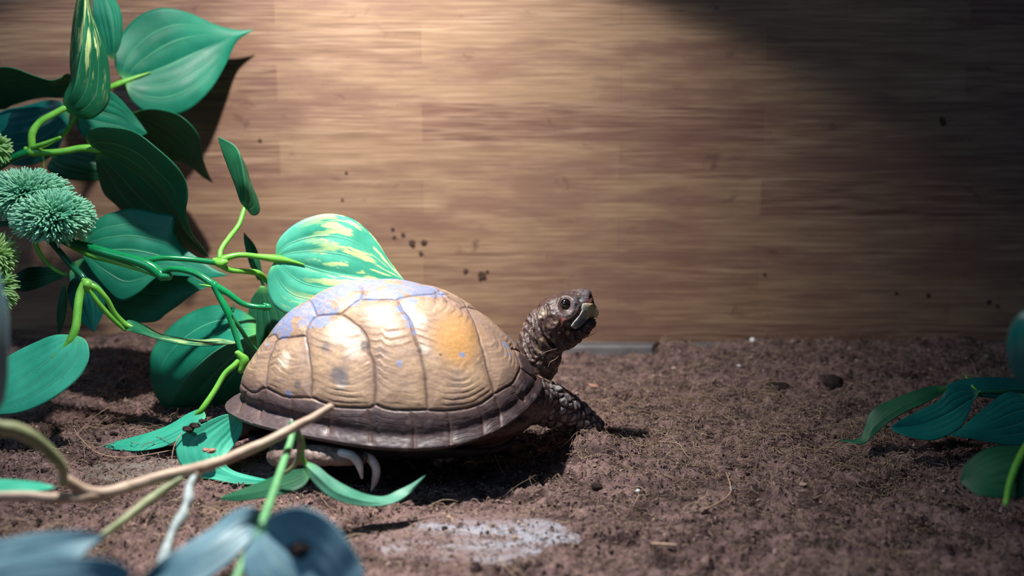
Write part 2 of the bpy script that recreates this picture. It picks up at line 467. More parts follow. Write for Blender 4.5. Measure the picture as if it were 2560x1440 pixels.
SEAMS = [
    ([(598, 958), (615, 975), (637, 981), (663, 969), (710, 992), (775, 995), (800, 1005), (836, 1016), (880, 1020), (923, 1020), (937, 1012), (960, 1020), (988, 1025), (1060, 1025), (1118, 1027), (1160, 1022), (1183, 1016), (1208, 1005), (1241, 983), (1262, 970), (1284, 957), (1296, 935), (1303, 915), (1296, 890), (1284, 861)], 1.4),
    ([(663, 969), (668, 910), (680, 875), (692, 850), (728, 843), (764, 839)], 1.0),
    ([(775, 995), (778, 951), (771, 880), (764, 839), (772, 810), (790, 790), (822, 786), (851, 786), (866, 793), (879, 803), (905, 824), (919, 853), (923, 882), (934, 911), (938, 969), (936, 1012)], 1.0),
    ([(851, 786), (880, 762), (901, 749), (945, 747), (988, 750), (1006, 777), (1027, 806), (1035, 842), (1049, 875), (1056, 904), (1065, 951), (1070, 1025)], 1.0),
    ([(988, 750), (1010, 742), (1050, 735), (1089, 733), (1120, 735), (1150, 742), (1186, 799), (1208, 868), (1222, 926), (1233, 965), (1238, 984)], 1.0),
    ([(692, 850), (684, 836), (660, 848), (640, 864), (627, 878)], .8),
    ([(790, 790), (780, 760), (762, 745), (752, 752)], .8),
    ([(901, 749), (906, 728), (900, 712)], .8), ([(1089, 733), (1100, 724)], .8),
    ([(916, 1022), (921, 1060), (925, 1106)], .8), ([(1028, 1028), (1034, 1070), (1036, 1118)], .8), ([(1118, 1027), (1125, 1065), (1126, 1108)], .8),
    ([(1197, 1011), (1206, 1045), (1210, 1086)], .8), ([(1238, 984), (1248, 1020), (1253, 1062)], .9), ([(1279, 960), (1290, 974), (1296, 988), (1311, 999)], 1.1),
    ([(1303, 918), (1318, 930), (1340, 946)], 1.0), ([(829, 1012), (823, 1050), (822, 1080)], .8), ([(725, 993), (728, 1030), (732, 1064)], .7), ([(663, 969), (655, 1005), (648, 1046)], .7), ([(615, 975), (606, 1000), (596, 1030)], .7),
]
kd_s = []
for pts, wgt in SEAMS:
    q = crom([list(p) for p in pts], max(8, int(len(pts) * 12)))
    for u, v in q:
        p = hit(u, v); kd_s.append((p, wgt)); kd_s.append((p * np.array([1, -1, 1]), wgt))
kd = KDTree(len(kd_s))
for i, (p, wgt) in enumerate(kd_s): kd.insert(Vector(p), i)
kd.balance()
wob = np.stack([fbm(Lf * 2.0, 2, 50), fbm(Lf * 2.0, 2, 53), fbm(Lf * 2.0, 2, 56)], -1) * .035
sd = np.empty(len(Lf)); sw = np.empty(len(Lf))
for i, p in enumerate(Lf + wob):
    _, j, d = kd.find(p); sd[i] = d; sw[i] = kd_s[j][1]
RR = np.repeat(rr[:, 0], NP_); PH = np.tile(ph[0], NR)
groove = np.exp(-(sd / .055) ** 2) * sw; soft = np.exp(-(sd / .22) ** 2)
nA = fbm(Lf * 1.2, 3, 60); nB = fbm(Lf * np.array([3, 3, 9.]), 3, 63)
# which side of the costal / marginal seam: compare with the seam's height around the plan
S0 = np.array([hit(u, v) for u, v in SEAMS[0][0]]); S0 = np.vstack([S0 * [1, -1, 1], S0])


def seam_r(pts):
    # param angle and r of the seam points, by nearest surface vertex
    k2 = KDTree(len(lowV)); Ll = L[::6, ::6].reshape(-1, 3); R6 = np.repeat(rr[::6, 0], len(range(0, NP_, 6))); P6 = np.tile(ph[0][::6], len(range(0, NR, 6)))
    for i, p in enumerate(Ll): k2.insert(Vector(p), i)
    k2.balance(); js = [k2.find(Vector(p))[1] for p in pts]
    return P6[js], R6[js]


pa, ra = seam_r(S0); o_ = np.argsort(pa); pa, ra = pa[o_], ra[o_]
rs = np.interp(PH, np.r_[pa[-1] - 2 * np.pi, pa, pa[0] + 2 * np.pi], np.r_[ra[-1], ra, ra[0]])
marg = smooth(RR - rs, -.006, .012)
# growth rings parallel to the seams
low = np.minimum(np.abs(RR - rs) * 6.3, 9)                  # distance up from the marginal seam: the strongest rings run along it
sdr = sd * .18 + low * .82
rings = np.sin((sdr + .07 * nA + .015 * nB) * 2 * np.pi / .20) * smooth(sd, .05, .25) * (1 - smooth(sd, 1.1, 1.6))
rings2 = np.sin((sdr + .09 * nA) * 2 * np.pi / .095) * smooth(sd, .05, .2) * (1 - smooth(sd, .8, 1.3))
rmod = smooth(fbm(Lf * np.array([.9, .9, 1.3]), 2, 95), -.25, .45)
hgt = -.065 * groove - .035 * soft + .011 * rings * rmod * (1 - .6 * marg) + .004 * rings2 * rmod + .03 * nA * (1 - marg) + .008 * nB
hgt += (.05 * smooth(sd, .1, .8)) * (1 - marg)
hgt += marg * .02 * fbm(Lf * 3, 3, 71)
Vc = Vs + Nn * hgt[:, None]


def blob(px, py, r, soft_=.5):
    p = hit(px, py); d = np.minimum(np.linalg.norm(Lf - p, axis=1), np.linalg.norm(Lf - p * [1, -1, 1], axis=1)) + .16 * nA + .10 * nB
    return 1 - smooth(d, r * (1 - soft_), r)


def lay(c, m, col): return c * (1 - m[:, None]) + np.array(col)[None] * m[:, None]


c = np.array([.385, .256, .172])[None] * (1 + .25 * nA[:, None] + .14 * nB[:, None])
c = lay(c, .5 * smooth(nA, .05, .5), (.48, .335, .20))
c = lay(c, .45 * smooth(fbm(Lf * 1.5 + 9, 3, 67), .0, .45), (.27, .20, .17))
c = lay(c, .42 * smooth(-rings * .7 + nB * .9, .1, .9), (.22, .135, .10))
c = lay(c, .30 * smooth(-rings2 + nB, .2, .9), (.25, .16, .12))
c = lay(c, .8 * smooth(RR / np.maximum(rs, .3), .84, 1.0) * smooth(-np.cos(PH), .55, .95), (.22, .14, .125))
c = lay(c, .6 * smooth(np.cos(PH), .78, .97), (.27, .18, .145))
for q in ((1155, 825, 1.5, .7), (1120, 850, 1.2, .7), (1150, 880, 1.2, .8)): c = lay(c, .6 * blob(q[0], q[1], q[2], .8), (.52, .27, .085))
for q in ((850, 830, .95), (880, 870, .6), (945, 795, .7), (1045, 800, .5), (715, 900, .55), (855, 960, .35), (1060, 870, .35)): c = lay(c, .6 * blob(q[0], q[1], q[2], .8), (.72, .64, .54))  # pale patches, with the lamp's glare painted into them
for q in ((845, 938, .50, .85), (860, 950, .4, .7), (912, 862, .20, .8), (815, 868, .30, .7), (950, 880, .35, .35), (745, 962, .2, .6), (1092, 895, .14, .6)): c = lay(c, q[3] * blob(q[0], q[1], q[2], .6), (.12, .105, .11))
for u, v in ((1049, 876), (1100, 888), (1085, 757)): c = lay(c, .8 * blob(u, v, .13, .6), (.12, .07, .06))
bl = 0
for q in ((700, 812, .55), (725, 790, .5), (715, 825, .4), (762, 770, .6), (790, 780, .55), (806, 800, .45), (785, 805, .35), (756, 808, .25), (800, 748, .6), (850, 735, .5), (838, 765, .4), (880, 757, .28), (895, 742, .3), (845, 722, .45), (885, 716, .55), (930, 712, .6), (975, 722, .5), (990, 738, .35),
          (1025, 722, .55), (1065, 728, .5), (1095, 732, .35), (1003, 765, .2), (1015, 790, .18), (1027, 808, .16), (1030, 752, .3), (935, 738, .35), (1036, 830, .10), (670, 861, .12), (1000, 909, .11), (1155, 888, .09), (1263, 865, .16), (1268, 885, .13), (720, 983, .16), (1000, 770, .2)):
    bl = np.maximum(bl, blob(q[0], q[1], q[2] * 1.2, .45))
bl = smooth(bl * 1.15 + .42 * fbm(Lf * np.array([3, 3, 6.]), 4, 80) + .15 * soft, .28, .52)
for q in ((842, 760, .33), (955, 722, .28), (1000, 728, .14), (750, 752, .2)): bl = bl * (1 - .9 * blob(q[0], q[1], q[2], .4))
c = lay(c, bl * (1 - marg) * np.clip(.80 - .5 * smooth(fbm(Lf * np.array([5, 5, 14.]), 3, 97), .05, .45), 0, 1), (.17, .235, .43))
mc = np.array([.052, .034, .038])[None] * (1 + .45 * fbm(Lf * 1.6, 3, 85)[:, None]) + .07 * smooth(fbm(Lf * 2.6, 3, 88), .12, .6)[:, None] * np.array([.9, .8, .84])
edge = smooth(RR, .955, 1.0)
mc = lay(mc, .40 * edge * smooth(-np.cos(PH), -.2, .5), (.24, .19, .19))  # highlight painted along the rear flare; the shaded front is left dark
mc = lay(mc, .35 * smooth(-np.cos(PH), .2, .9), (.17, .12, .12))
mc = lay(mc, .5 * (1 - smooth(RR - rs, .02, .09)) , (.075, .05, .052))
c = c * (1 - marg[:, None]) + mc * marg[:, None]
c = lay(c, np.clip(groove * (.8 - .25 * (bl > .5)), 0, .9), (.055, .035, .035))
c = lay(c, .35 * soft * (1 - bl), (.14, .085, .07))
# close the dome: rim turned under and an inner wall
rim = Vc.reshape(NR, NP_, 3)[-1]; cen = rim.mean(0)
ins = []
for dz, sc in ((-.10, .995), (-.20, .975), (-.22, .94), (-.05, .90), (.5, .85), (1.4, .78)):
    q = cen + (rim - cen) * sc; q = q + np.array([0, 0, dz]); ins.append(q)
top = Vc.reshape(NR, NP_, 3)[0].mean(0)
VA = np.vstack([Vc] + ins + [top[None]]); nrow = NR + len(ins)
FA = grid_faces(nrow, NP_, True)
capi = len(VA) - 1; tri = np.stack([np.full(NP_, capi), np.roll(np.arange(NP_), -1), np.arange(NP_), np.full(NP_, capi)], 1)
rc = c.reshape(NR, NP_, 3)[-1]; CA = np.vstack([c] + [rc * .8] * 2 + [rc * 0 + [.05, .035, .035]] * (len(ins) - 2) + [c[:1]])
turtle = empty('box_turtle', (SHP['cx'], 0, 0), 'brown-headed box turtle with tan domed shell standing on the soil, head raised', 'turtle')
Fall = FA.tolist() + [[capi, int(b), int(a)] for _, b, a, _ in tri]
mesh('carapace', VA, Fall, M_SHELL, turtle, col=np.clip(CA, .01, .95))['label'] = 'tan domed upper shell with grey-blue worn patches'

# plastron: a dark plate with raised sides (the bridge)
n1, n2 = 26, 120; a_ = np.linspace(0, 2 * np.pi, n2, endpoint=False)
V = []
for side in (0, 1):
    for r_ in (np.linspace(.02, 1, n1) if side == 0 else np.linspace(1, .02, n1)):
        Xp = 5.95 * np.cos(a_) * r_ - .1; Yp = 3.5 * np.sin(a_) * r_
        z = -1.95 + .0 * Xp + 1.1 * r_ ** 5 * (np.abs(np.sin(a_)) ** 3) + .55 * np.clip(np.cos(a_), 0, 1) ** 2 * r_ ** 3 + (.28 if side else 0)
        V.append(np.stack([Xp, Yp, z], -1))
V = shell_world(np.vstack(V)); F = grid_faces(2 * n1, n2, True).tolist() + [list(range(n2))[::-1], list(range(2 * n1 * n2 - n2, 2 * n1 * n2))]
pn = fbm(V * 2, 3, 90)
mesh('plastron', V, F, M_PLAS, turtle)

# body: neck + head, legs, trunk, fused into one surface
parts = []


def loft(secs, n=40, k=28, flat=1.0):
    """secs: (x,y,z,r_up,r_side)"""
    S = crom(secs, n); P = S[:, :3]; V, F = None, None
    T, N, B = frames(P)
    # keep "up" in the plane of view for heads: N horizontal-ish, B the other
    a = np.linspace(0, 2 * np.pi, k, endpoint=False)
    for i in range(len(P)):
        side = np.cross(T[i], [0, 0, 1.]); side /= np.linalg.norm(side) + 1e-9; up = np.cross(side, T[i])
        ring = P[i] + np.cos(a)[:, None] * side * S[i, 4] + np.sin(a)[:, None] * up * S[i, 3]
        V = ring if V is None else np.vstack([V, ring])
    F = grid_faces(n, k, True).tolist() + [list(range(k))[::-1], list(range(n * k - k, n * k))]
    return V, F


def sec(px, py, Y, ru, rs_): return list(at(px, py, Y)) + [ru, rs_]


NECK = [sec(1235, 985, 1.6, 1.1, 1.2), sec(1300, 940, 1.9, 1.15, 1.15), sec(1340, 895, 2.0, 1.08, 1.08), sec(1354, 852, 2.0, .98, 1.0), sec(1368, 820, 2.0, .98, 1.0), sec(1390, 802, 2.0, 1.0, 1.02)]
parts.append(loft(NECK))
HEAD = [sec(1358, 826, 2.0, .75, .80), sec(1370, 817, 2.0, 1.02, 1.05), sec(1390, 802, 2.0, 1.10, 1.10), sec(1413, 786, 2.0, 1.05, 1.02), sec(1436, 772, 2.0, .90, .85), sec(1455, 763, 2.0, .76, .64), sec(1470, 757, 2.0, .60, .46), sec(1480, 755, 2.0, .42, .30), sec(1485, 754, 2.0, .18, .15)]
parts.append(loft(HEAD, 50, 32))
JAW = [sec(1378, 848, 2.0, .55, .80), sec(1405, 842, 2.0, .58, .85), sec(1438, 826, 2.0, .50, .72), sec(1466, 808, 2.0, .38, .50), sec(1484, 797, 2.0, .24, .30)]
parts.append(loft(JAW))
LEG_F = [sec(1255, 1000, -.6, 1.15, 1.4), sec(1310, 1000, .1, 1.15, 1.2), sec(1350, 1005, .9, 1.02, .95), sec(1390, 1018, 1.4, .98, .85), sec(1430, 1036, 1.9, .80, .72), sec(1465, 1052, 2.3, .60, .68), sec(1492, 1066, 2.6, .38, .66)]
parts.append(loft(LEG_F))
LEG_N = [list(p) for p in ((-1.8, -1.0, 2.4, .8, .9), (-2.4, -1.2, 1.5, .7, .7), (-3.0, -1.4, .9, .5, .6), (-3.4, -1.5, .45, .3, .5))]
parts.append(loft(LEG_N))
LEG_H = [[-8.6, -1.4, 2.5, 1.0, 1.0], [-9.2, -2.1, 1.7, .75, .8], sec(700, 1140, -3.1, .48, .6), sec(745, 1138, -3.7, .42, .55), sec(800, 1138, -4.0, .42, .52), sec(850, 1142, -4.1, .38, .5), sec(890, 1143, -4.1, .30, .45), sec(915, 1146, -4.0, .2, .35)]
parts.append(loft(LEG_H))
LEG_HF = [list(p) for p in ((-9.6, 2.2, 2.6, 1.2, 1.1), (-9.9, 2.9, 1.5, 1.0, .9), (-9.4, 3.3, .5, .5, .8), (-8.4, 3.5, .3, .25, .6))]
parts.append(loft(LEG_HF))
parts.append(loft([[-3.2, -1.6, 2.6, 1.1, 1.2], [-1.6, -1.6, 2.35, 1.0, 1.3], [-.5, -1.0, 2.3, .85, 1.2], [.2, -.2, 2.3, .7, 1.0]]))
TAIL = [list(p) for p in ((-10.5, 0, 2.2, .6, .6), (-12.0, .2, 1.3, .35, .35), (-12.9, .5, .8, .12, .12))]
parts.append(loft(TAIL))
v_, f_ = loft([[-11.2, 0, 2.5, .8, 1.6], [-9, 0, 2.9, 1.5, 3.2], [-5.5, 0, 3.1, 1.7, 3.8], [-2, 0.3, 3.0, 1.5, 3.2], [-.4, 1.0, 3.0, .9, 1.8]]); parts.append((v_, f_))
allV, allF, off = [], [], 0
for v_, f_ in parts:
    allV.append(v_); allF += [[q + off for q in f] for f in f_]; off += len(v_)
me = bpy.data.meshes.new('tmp'); me.from_pydata((np.vstack(allV) * U).tolist(), [], allF); me.update()
tmp = bpy.data.objects.new('tmp', me); COL.objects.link(tmp)
md = tmp.modifiers.new('r', 'REMESH'); md.mode = 'VOXEL'; md.voxel_size = .055 * U; md.use_smooth_shade = True
md = tmp.modifiers.new('s', 'SMOOTH'); md.factor = .5; md.iterations = 8
dg = bpy.context.evaluated_depsgraph_get(); ev = tmp.evaluated_get(dg); m2 = ev.to_mesh()
BV = np.empty(len(m2.vertices) * 3); m2.vertices.foreach_get('co', BV); BV = BV.reshape(-1, 3) / U
BN = np.empty(len(m2.vertices) * 3); m2.vertices.foreach_get('normal', BN); BN = BN.reshape(-1, 3)
BF = [list(p.vertices) for p in m2.polygons]
ev.to_mesh_clear(); bpy.data.objects.remove(tmp); bpy.data.meshes.remove(me)
BFa = np.array([f for f in BF if len(f) == 4])

# ---- surface detail of the skin
hu, hv = proj(BV)                                   # used only to find the head's features where the photo shows them
HD = at(1415, 785, 2.0)
headm = smooth(-np.linalg.norm(BV - at(1425, 785, 2.0), axis=1), -1.75, -1.35)
ax = at(1485, 754, 2) - at(1366, 822, 2); ax /= np.linalg.norm(ax)
s_ax = (BV - at(1338, 888, 2.0)) @ ax
n0 = at(1235, 985, 1.6); n1_ = at(1394, 798, 2.0); nd = (n1_ - n0); nl = np.linalg.norm(nd); nd /= nl
tn = (BV - n0) @ nd; dn = np.linalg.norm((BV - n0) - tn[:, None] * nd, axis=1)
isneck = smooth(tn, .5, 1.5) * (1 - headm) * (dn < 1.7) * (BV[:, 0] > .0) * smooth(BV[:, 2], 2.6, 3.4)
wr = fbm(BV * 1.1, 2, 100)
fold = np.sin((tn + .25 * wr + .35 * (BV[:, 2] - BV[:, 2].mean()) * .1) * 2 * np.pi / .42)
fine = fbm(BV * np.array([4, 4, 4.]), 3, 104); vfine = fbm(BV * 11, 2, 108)
disp = .020 * fold * isneck + .035 * fine + .020 * vfine
disp += isneck * .06 * np.abs(fbm(np.stack([BV[:, 0] * 1.2 + BV[:, 2] * .5, BV[:, 1] * 4, BV[:, 2] * 1.2 - BV[:, 0] * 4], -1), 3, 111))
# scales of the legs
legm = np.zeros(len(BV)); isleg = (BV[:, 2] < 3.3) & (dn > -1)
for secs, w_ in ((LEG_F, 1.0), (LEG_N, .8), (LEG_H, .3), (LEG_HF, .5)):
    Q = crom(secs, 20)[:, :3]; d = np.min(np.linalg.norm(BV[:, None] - Q[None], axis=2), axis=1)
    legm = np.maximum(legm, w_ * (1 - smooth(d, .95, 1.35)))
legm *= (1 - headm) * (1 - isneck)


def cells(P, s, seed, jit=.85):
    i0 = np.floor(P / s).astype(int); b1 = np.full(len(P), 9.); b2 = np.full(len(P), 9.); bid = np.zeros(len(P))
    for dx in (-1, 0, 1):
        for dy in (-1, 0, 1):
            for dz in (-1, 0, 1):
                I = i0 + [dx, dy, dz]
                C_ = np.stack([I[:, k] + .5 + jit * (hash01(I[:, 0], I[:, 1], I[:, 2], seed + k) - .5) for k in range(3)], 1) * s
                d = np.linalg.norm(P - C_, axis=1); h = hash01(I[:, 0], I[:, 1], I[:, 2], seed + 9)
                nb = d < b1; b2 = np.where(nb, b1, np.minimum(b2, d)); bid = np.where(nb, h, bid); b1 = np.where(nb, d, b1)
    return b1 / s, (b2 - b1) / s, bid


c1, c2, cid = cells(BV, .40, 5); scl = smooth(c2, .02, .35)
disp += legm * (.095 * scl * (.5 + .5 * cid) - .05)
c1h, c2h, cidh = cells(BV, .22, 15); sclh = smooth(c2h, .02, .3)
lowhead = headm * smooth(hv - (810 + (hu - 1415) * -.45), -6, 14)
disp += lowhead * (.09 * sclh * cidh)
disp += isneck * .03 * sclh


def fdist(px, py, Y=2.0, both=True):
    p = at(px, py, Y); d = np.hypot(BV[:, 0] - p[0], BV[:, 2] - p[2]); return d


# eyes sit on both sides of the head; feature planes are the head's side view (x,z)
ed = fdist(1415, 766, 1.2); eyeR = .26
disp += headm * (-.16 * np.exp(-(ed / .24) ** 2) + .045 * np.exp(-((ed - .37) / .06) ** 2))
disp += headm * .035 * np.exp(-((ed - .55) / .06) ** 2) * (BV[:, 2] < at(1415, 766, 1.2)[2])
# brow ridge and nostril swelling
disp += headm * .10 * np.exp(-(fdist(1462, 728, 2.0) / .30) ** 2) + headm * .08 * np.exp(-(fdist(1432, 745, 2.0) / .25) ** 2)
disp += headm * -.09 * np.exp(-(fdist(1448, 747, 1.6) / .09) ** 2) + headm * -.05 * np.exp(-(fdist(1476, 744, 1.7) / .05) ** 2)
# tympanum
disp += headm * (.06 * np.exp(-((fdist(1378, 800, 1.2) - .30) / .07) ** 2))


def linedist(pts, Y=2.0):
    q = np.array([at(u, v, Y) for u, v in pts]); q = crom(q, 40); d = np.full(len(BV), 9.)
    for p in q: d = np.minimum(d, np.hypot(BV[:, 0] - p[0], BV[:, 2] - p[2]))
    return d


mouth = linedist([(1412, 812), (1427, 819), (1448, 820), (1464, 810), (1476, 799), (1494, 799)], 1.5)
disp += headm * -.10 * np.exp(-(mouth / .055) ** 2)
skull = linedist([(1345, 772), (1338, 790), (1345, 815), (1365, 845), (1392, 868)], 1.3)
disp += (headm + isneck).clip(0, 1) * (-.13 * np.exp(-(skull / .07) ** 2) + .08 * np.exp(-((skull - .16) / .06) ** 2))
for pts in ([(1308, 840), (1318, 870), (1332, 895)], [(1330, 800), (1333, 840), (1350, 875)], [(1322, 815), (1322, 850), (1338, 885)], [(1356, 800), (1360, 835), (1390, 865)], [(1369, 768), (1375, 790), (1385, 800)]):
    d = linedist(pts, 1.2); disp += (headm + isneck).clip(0, 1) * (-.08 * np.exp(-(d / .05) ** 2) + .04 * np.exp(-((d - .11) / .05) ** 2))
BV2 = BV + BN * disp[:, None]
# ---- skin colours
bc = np.array([.060, .030, .025])[None] * (1 + .5 * fine[:, None] + .4 * vfine[:, None])
bc = lay(bc, .55 * headm * smooth(fbm(BV * 2.3, 3, 120), .0, .5), (.11, .055, .044))
bc = lay(bc, .45 * isneck * smooth(fold + fine, .3, 1.2), (.24, .20, .19))
bc = lay(bc, .6 * isneck * smooth(fbm(BV * 2.6 + 3, 3, 123), .25, .5), (.48, .30, .17))
bc = lay(bc, legm * scl * (.35 + .6 * cid), (.36, .34, .35))
bc = lay(bc, legm * (1 - scl) * .8, (.05, .035, .04))
lowl = smooth(at(1415, 766, 1.2)[2] - BV[:, 2], -.1, .25)
bc = lay(bc, .55 * headm * lowl * np.exp(-((ed - .40) / .05) ** 2), (.30, .29, .31))
bc = lay(bc, .8 * headm * np.exp(-((ed - .28) / .06) ** 2), (.12, .07, .06))
bc = lay(bc, .6 * headm * smooth(fbm(BV * 2.5 + 7, 2, 131), .0, .4) * np.exp(-(fdist(1448, 735, 2.0) / .38) ** 2), (.38, .40, .46))
bc = lay(bc, .85 * headm * np.exp(-(fdist(1405, 797, 1.2) / .10) ** 2), (.62, .22, .18))
bc = lay(bc, .8 * headm * np.exp(-(fdist(1472, 752, 1.6) / .14) ** 2), (.55, .25, .2))
for u, v, r_ in ((1352, 793, .09), (1360, 782, .12), (1392, 803, .1), (1420, 830, .12), (1383, 848, .13), (1346, 870, .14), (1352, 845, .15), (1345, 885, .1)):
    bc = lay(bc, .7 * (headm + isneck).clip(0, 1) * np.exp(-(fdist(u, v, 1.2) / (r_ * .7)) ** 2), (.55, .40, .24))
hind = np.linalg.norm(BV - np.array([-8.3, -3.8, .8]), axis=1)
bc = lay(bc, .75 * (1 - smooth(hind, 1.4, 2.4)), (.26, .18, .15))
mesh('body', BV2, BFa, M_SKIN, turtle, col=np.clip(bc, .008, 1))['label'] = 'dark brown wrinkled skin of head, neck and legs'


def ellipsoid(c, rx, ry, rz, n=20, m=28, rot=None):
    th = np.linspace(.001, np.pi - .001, n)[:, None]; a = np.linspace(0, 2 * np.pi, m, endpoint=False)[None]
    V = np.stack([rx * np.sin(th) * np.cos(a), ry * np.sin(th) * np.sin(a), rz * np.cos(th) + 0 * a], -1).reshape(-1, 3)
    if rot is not None: V = V @ np.array(rot).T
    return V + np.array(c), grid_faces(n, m, True)


me_ = NT('eye_black'); M_EYE = me_.fin((.010, .005, .004), .05, None, Specular_IOR_Level=.8, Coat_Weight=1.0)
bvb = BVHTree.FromPolygons([tuple(v) for v in BV2], BFa.tolist())


def skin_y(x, z, side=-1):
    h = bvb.ray_cast(Vector((x, 2.0 + side * 6, z)), Vector((0, -side, 0))); return h[0].y if h[0] is not None else None


for side in (-1, 1):
    pe = at(1415, 765, 1.1); ys = [skin_y(pe[0] + a * .22, pe[2] + b * .22, side) for a, b in ((1, 0), (-1, 0), (0, 1), (0, -1))]
    pe[1] = np.mean([q for q in ys if q is not None]) - side * .13
    V, F = ellipsoid(pe, .29, .25, .27); mesh('eye', V, F, M_EYE, turtle)['label'] = 'glossy black eye'

# beak: pale horny plates lying over the jaws, cut from a slightly grown copy of the head loft
POLY_U = [(1449, 757), (1453, 748), (1463, 749), (1483, 753), (1494, 768), (1498, 784), (1494, 794), (1487, 795), (1477, 791), (1470, 794), (1460, 804), (1448, 812), (1436, 815), (1427, 811), (1419, 801), (1430, 788), (1443, 776), (1449, 767)]


def inside(u, v, poly):
    r = np.zeros(len(u), bool); n = len(poly)
    for i in range(n):
        x1, y1 = poly[i]; x2, y2 = poly[(i + 1) % n]
        cnd = ((y1 > v) != (y2 > v)) & (u < (x2 - x1) * (v - y1) / (y2 - y1 + 1e-9) + x1); r ^= cnd
    return r


def beak_plate(name, poly, Yc, bulge, colf, label):
    """a pair of shield-like plates wrapping the snout, one continuous piece from side to side"""
    # outline in the side view (x,z) on the head's mid plane, then swept across the head's width
    P2 = np.array([at(u, v, 2.0) for u, v in poly]); x, z = P2[:, 0], P2[:, 2]
    nx = np.linspace(x.min() - .02, x.max() + .02, 70); nz = np.linspace(z.min() - .02, z.max() + .02, 60)
    Xg, Zg = np.meshgrid(nx, nz); u, v = proj(np.stack([Xg, Xg * 0 + 2.0, Zg], -1))
    ins_ = inside(u.ravel(), v.ravel(), poly).reshape(Xg.shape)
    tipx = at(1499, 785, 2.0)[0]; bx = at(1415, 785, 2.0)[0]
    tt = np.clip((tipx + .03 - Xg) / (tipx - bx), 0, 1)
    lo_, hi_ = np.full(Xg.shape, np.nan), np.full(Xg.shape, np.nan)
    for i, j in np.ndindex(Xg.shape):
        if ins_[i, j]:
            a, b = skin_y(Xg[i, j], Zg[i, j], -1), skin_y(Xg[i, j], Zg[i, j], 1)
            if a is not None: lo_[i, j] = 2.0 - a
            if b is not None: hi_[i, j] = b - 2.0
    half = np.nanmean(np.stack([lo_, hi_]), 0) if np.isfinite(lo_).any() else bulge * tt
    half = np.where(np.isfinite(half), half, .04)
    for _ in range(6):
        q = half.copy(); q[1:-1, 1:-1] = (half[1:-1, 1:-1] * 2 + half[:-2, 1:-1] + half[2:, 1:-1] + half[1:-1, :-2] + half[1:-1, 2:]) / 6
        half = np.where(ins_, np.maximum(q, .04), half)
    half = half + bulge
    idx = -np.ones(Xg.shape, int); V = []; F = []
    cells_ = ins_[:-1, :-1] & ins_[1:, :-1] & ins_[:-1, 1:] & ins_[1:, 1:]
    use = np.zeros(Xg.shape, bool)
    for a, b in ((0, 0), (1, 0), (0, 1), (1, 1)): use[a:a + cells_.shape[0], b:b + cells_.shape[1]] |= cells_
    k = 0
    for i, j in zip(*np.where(use)): idx[i, j] = k; k += 1
    ii, jj = np.where(use)
    near = np.stack([Xg[use], 2.0 - half[use], Zg[use]], -1); far = np.stack([Xg[use], 2.0 + half[use], Zg[use]], -1)
    V = np.vstack([near, far])
    ed_ = {}
    for i, j in zip(*np.where(cells_)):
        q = [idx[i, j], idx[i, j + 1], idx[i + 1, j + 1], idx[i + 1, j]]; F.append(q); F.append([t + k for t in q[::-1]])
        for a, b in zip(q, q[1:] + q[:1]): ed_[(a, b)] = ed_.get((a, b), 0) + 1
    for (a, b) in list(ed_):
        if (b, a) not in ed_: F.append([b, a, a + k, b + k])
    V = V + (fbm(V * 6, 3, 140)[:, None] * .03)
    o = mesh(name, V, F, M_SKIN2, turtle, col=colf(V)); o['label'] = label
    md = o.modifiers.new('smooth', 'SMOOTH'); md.factor = .5; md.iterations = 5
    return o


M_SKIN2 = mat_attr('beak_horn', .42, .45, 900, .3, .0003, .18)


def col_u(V):
    n = fbm(V * 5, 3, 145)[:, None]; u, v = proj(np.stack([V[:, 0], V[:, 0] * 0 + 2.0, V[:, 2]], -1))
    u = u + 4 * n[:, 0]; v = v + 4 * fbm(V * 4, 2, 147)
    yel = (smooth(u, 1462, 1472) * (1 - smooth(v, 790, 798)))[:, None]
    gry = (1 - smooth(np.hypot((u - 1452) / 17, (v - 799) / 15), .6, 1.1))[:, None]
    red = np.exp(-(((u - 1472) / 10) ** 2 + ((v - 751) / 4) ** 2))[:, None]
    c_ = np.array([.40, .38, .31]) * (1 - yel) + np.array([.58, .55, .30]) * yel
    c_ = c_ * (1 - .9 * gry * (1 - yel)) + np.array([.13, .18, .21]) * .9 * gry * (1 - yel)
    c_ = c_ * (1 - .7 * red) + np.array([.6, .25, .18]) * .7 * red
    return np.clip(c_ * (1 + .3 * n), 0, 1)


beak_plate('beak', POLY_U, 2.0, .06, col_u, 'pale yellow and grey horny beak')

# claws: hind foot (two plainly seen), fore feet
for pts in ([(852, 1132, -4.45, .17), (880, 1140, -4.6, .18), (897, 1160, -4.65, .17), (905, 1194, -4.65, .06)],
            [(900, 1138, -3.9, .19), (924, 1145, -3.95, .20), (940, 1170, -4.0, .19), (938, 1200, -4.05, .16), (929, 1225, -4.05, .05)]
            ):
    stem('claw', pts, M_CLAW, turtle, 18, 12)
for k in range(4):
    x = 4.05 + .05 * k; y = 2.1 + .35 * k
    P = crom([[x - .4, y, .40], [x, y + .02, .34], [x + .35, y + .05, .12]], 10); V, F = tube_geo(P, np.linspace(.12, .03, 10), 10)
    mesh('claw', V, F, M_CLAW, turtle)


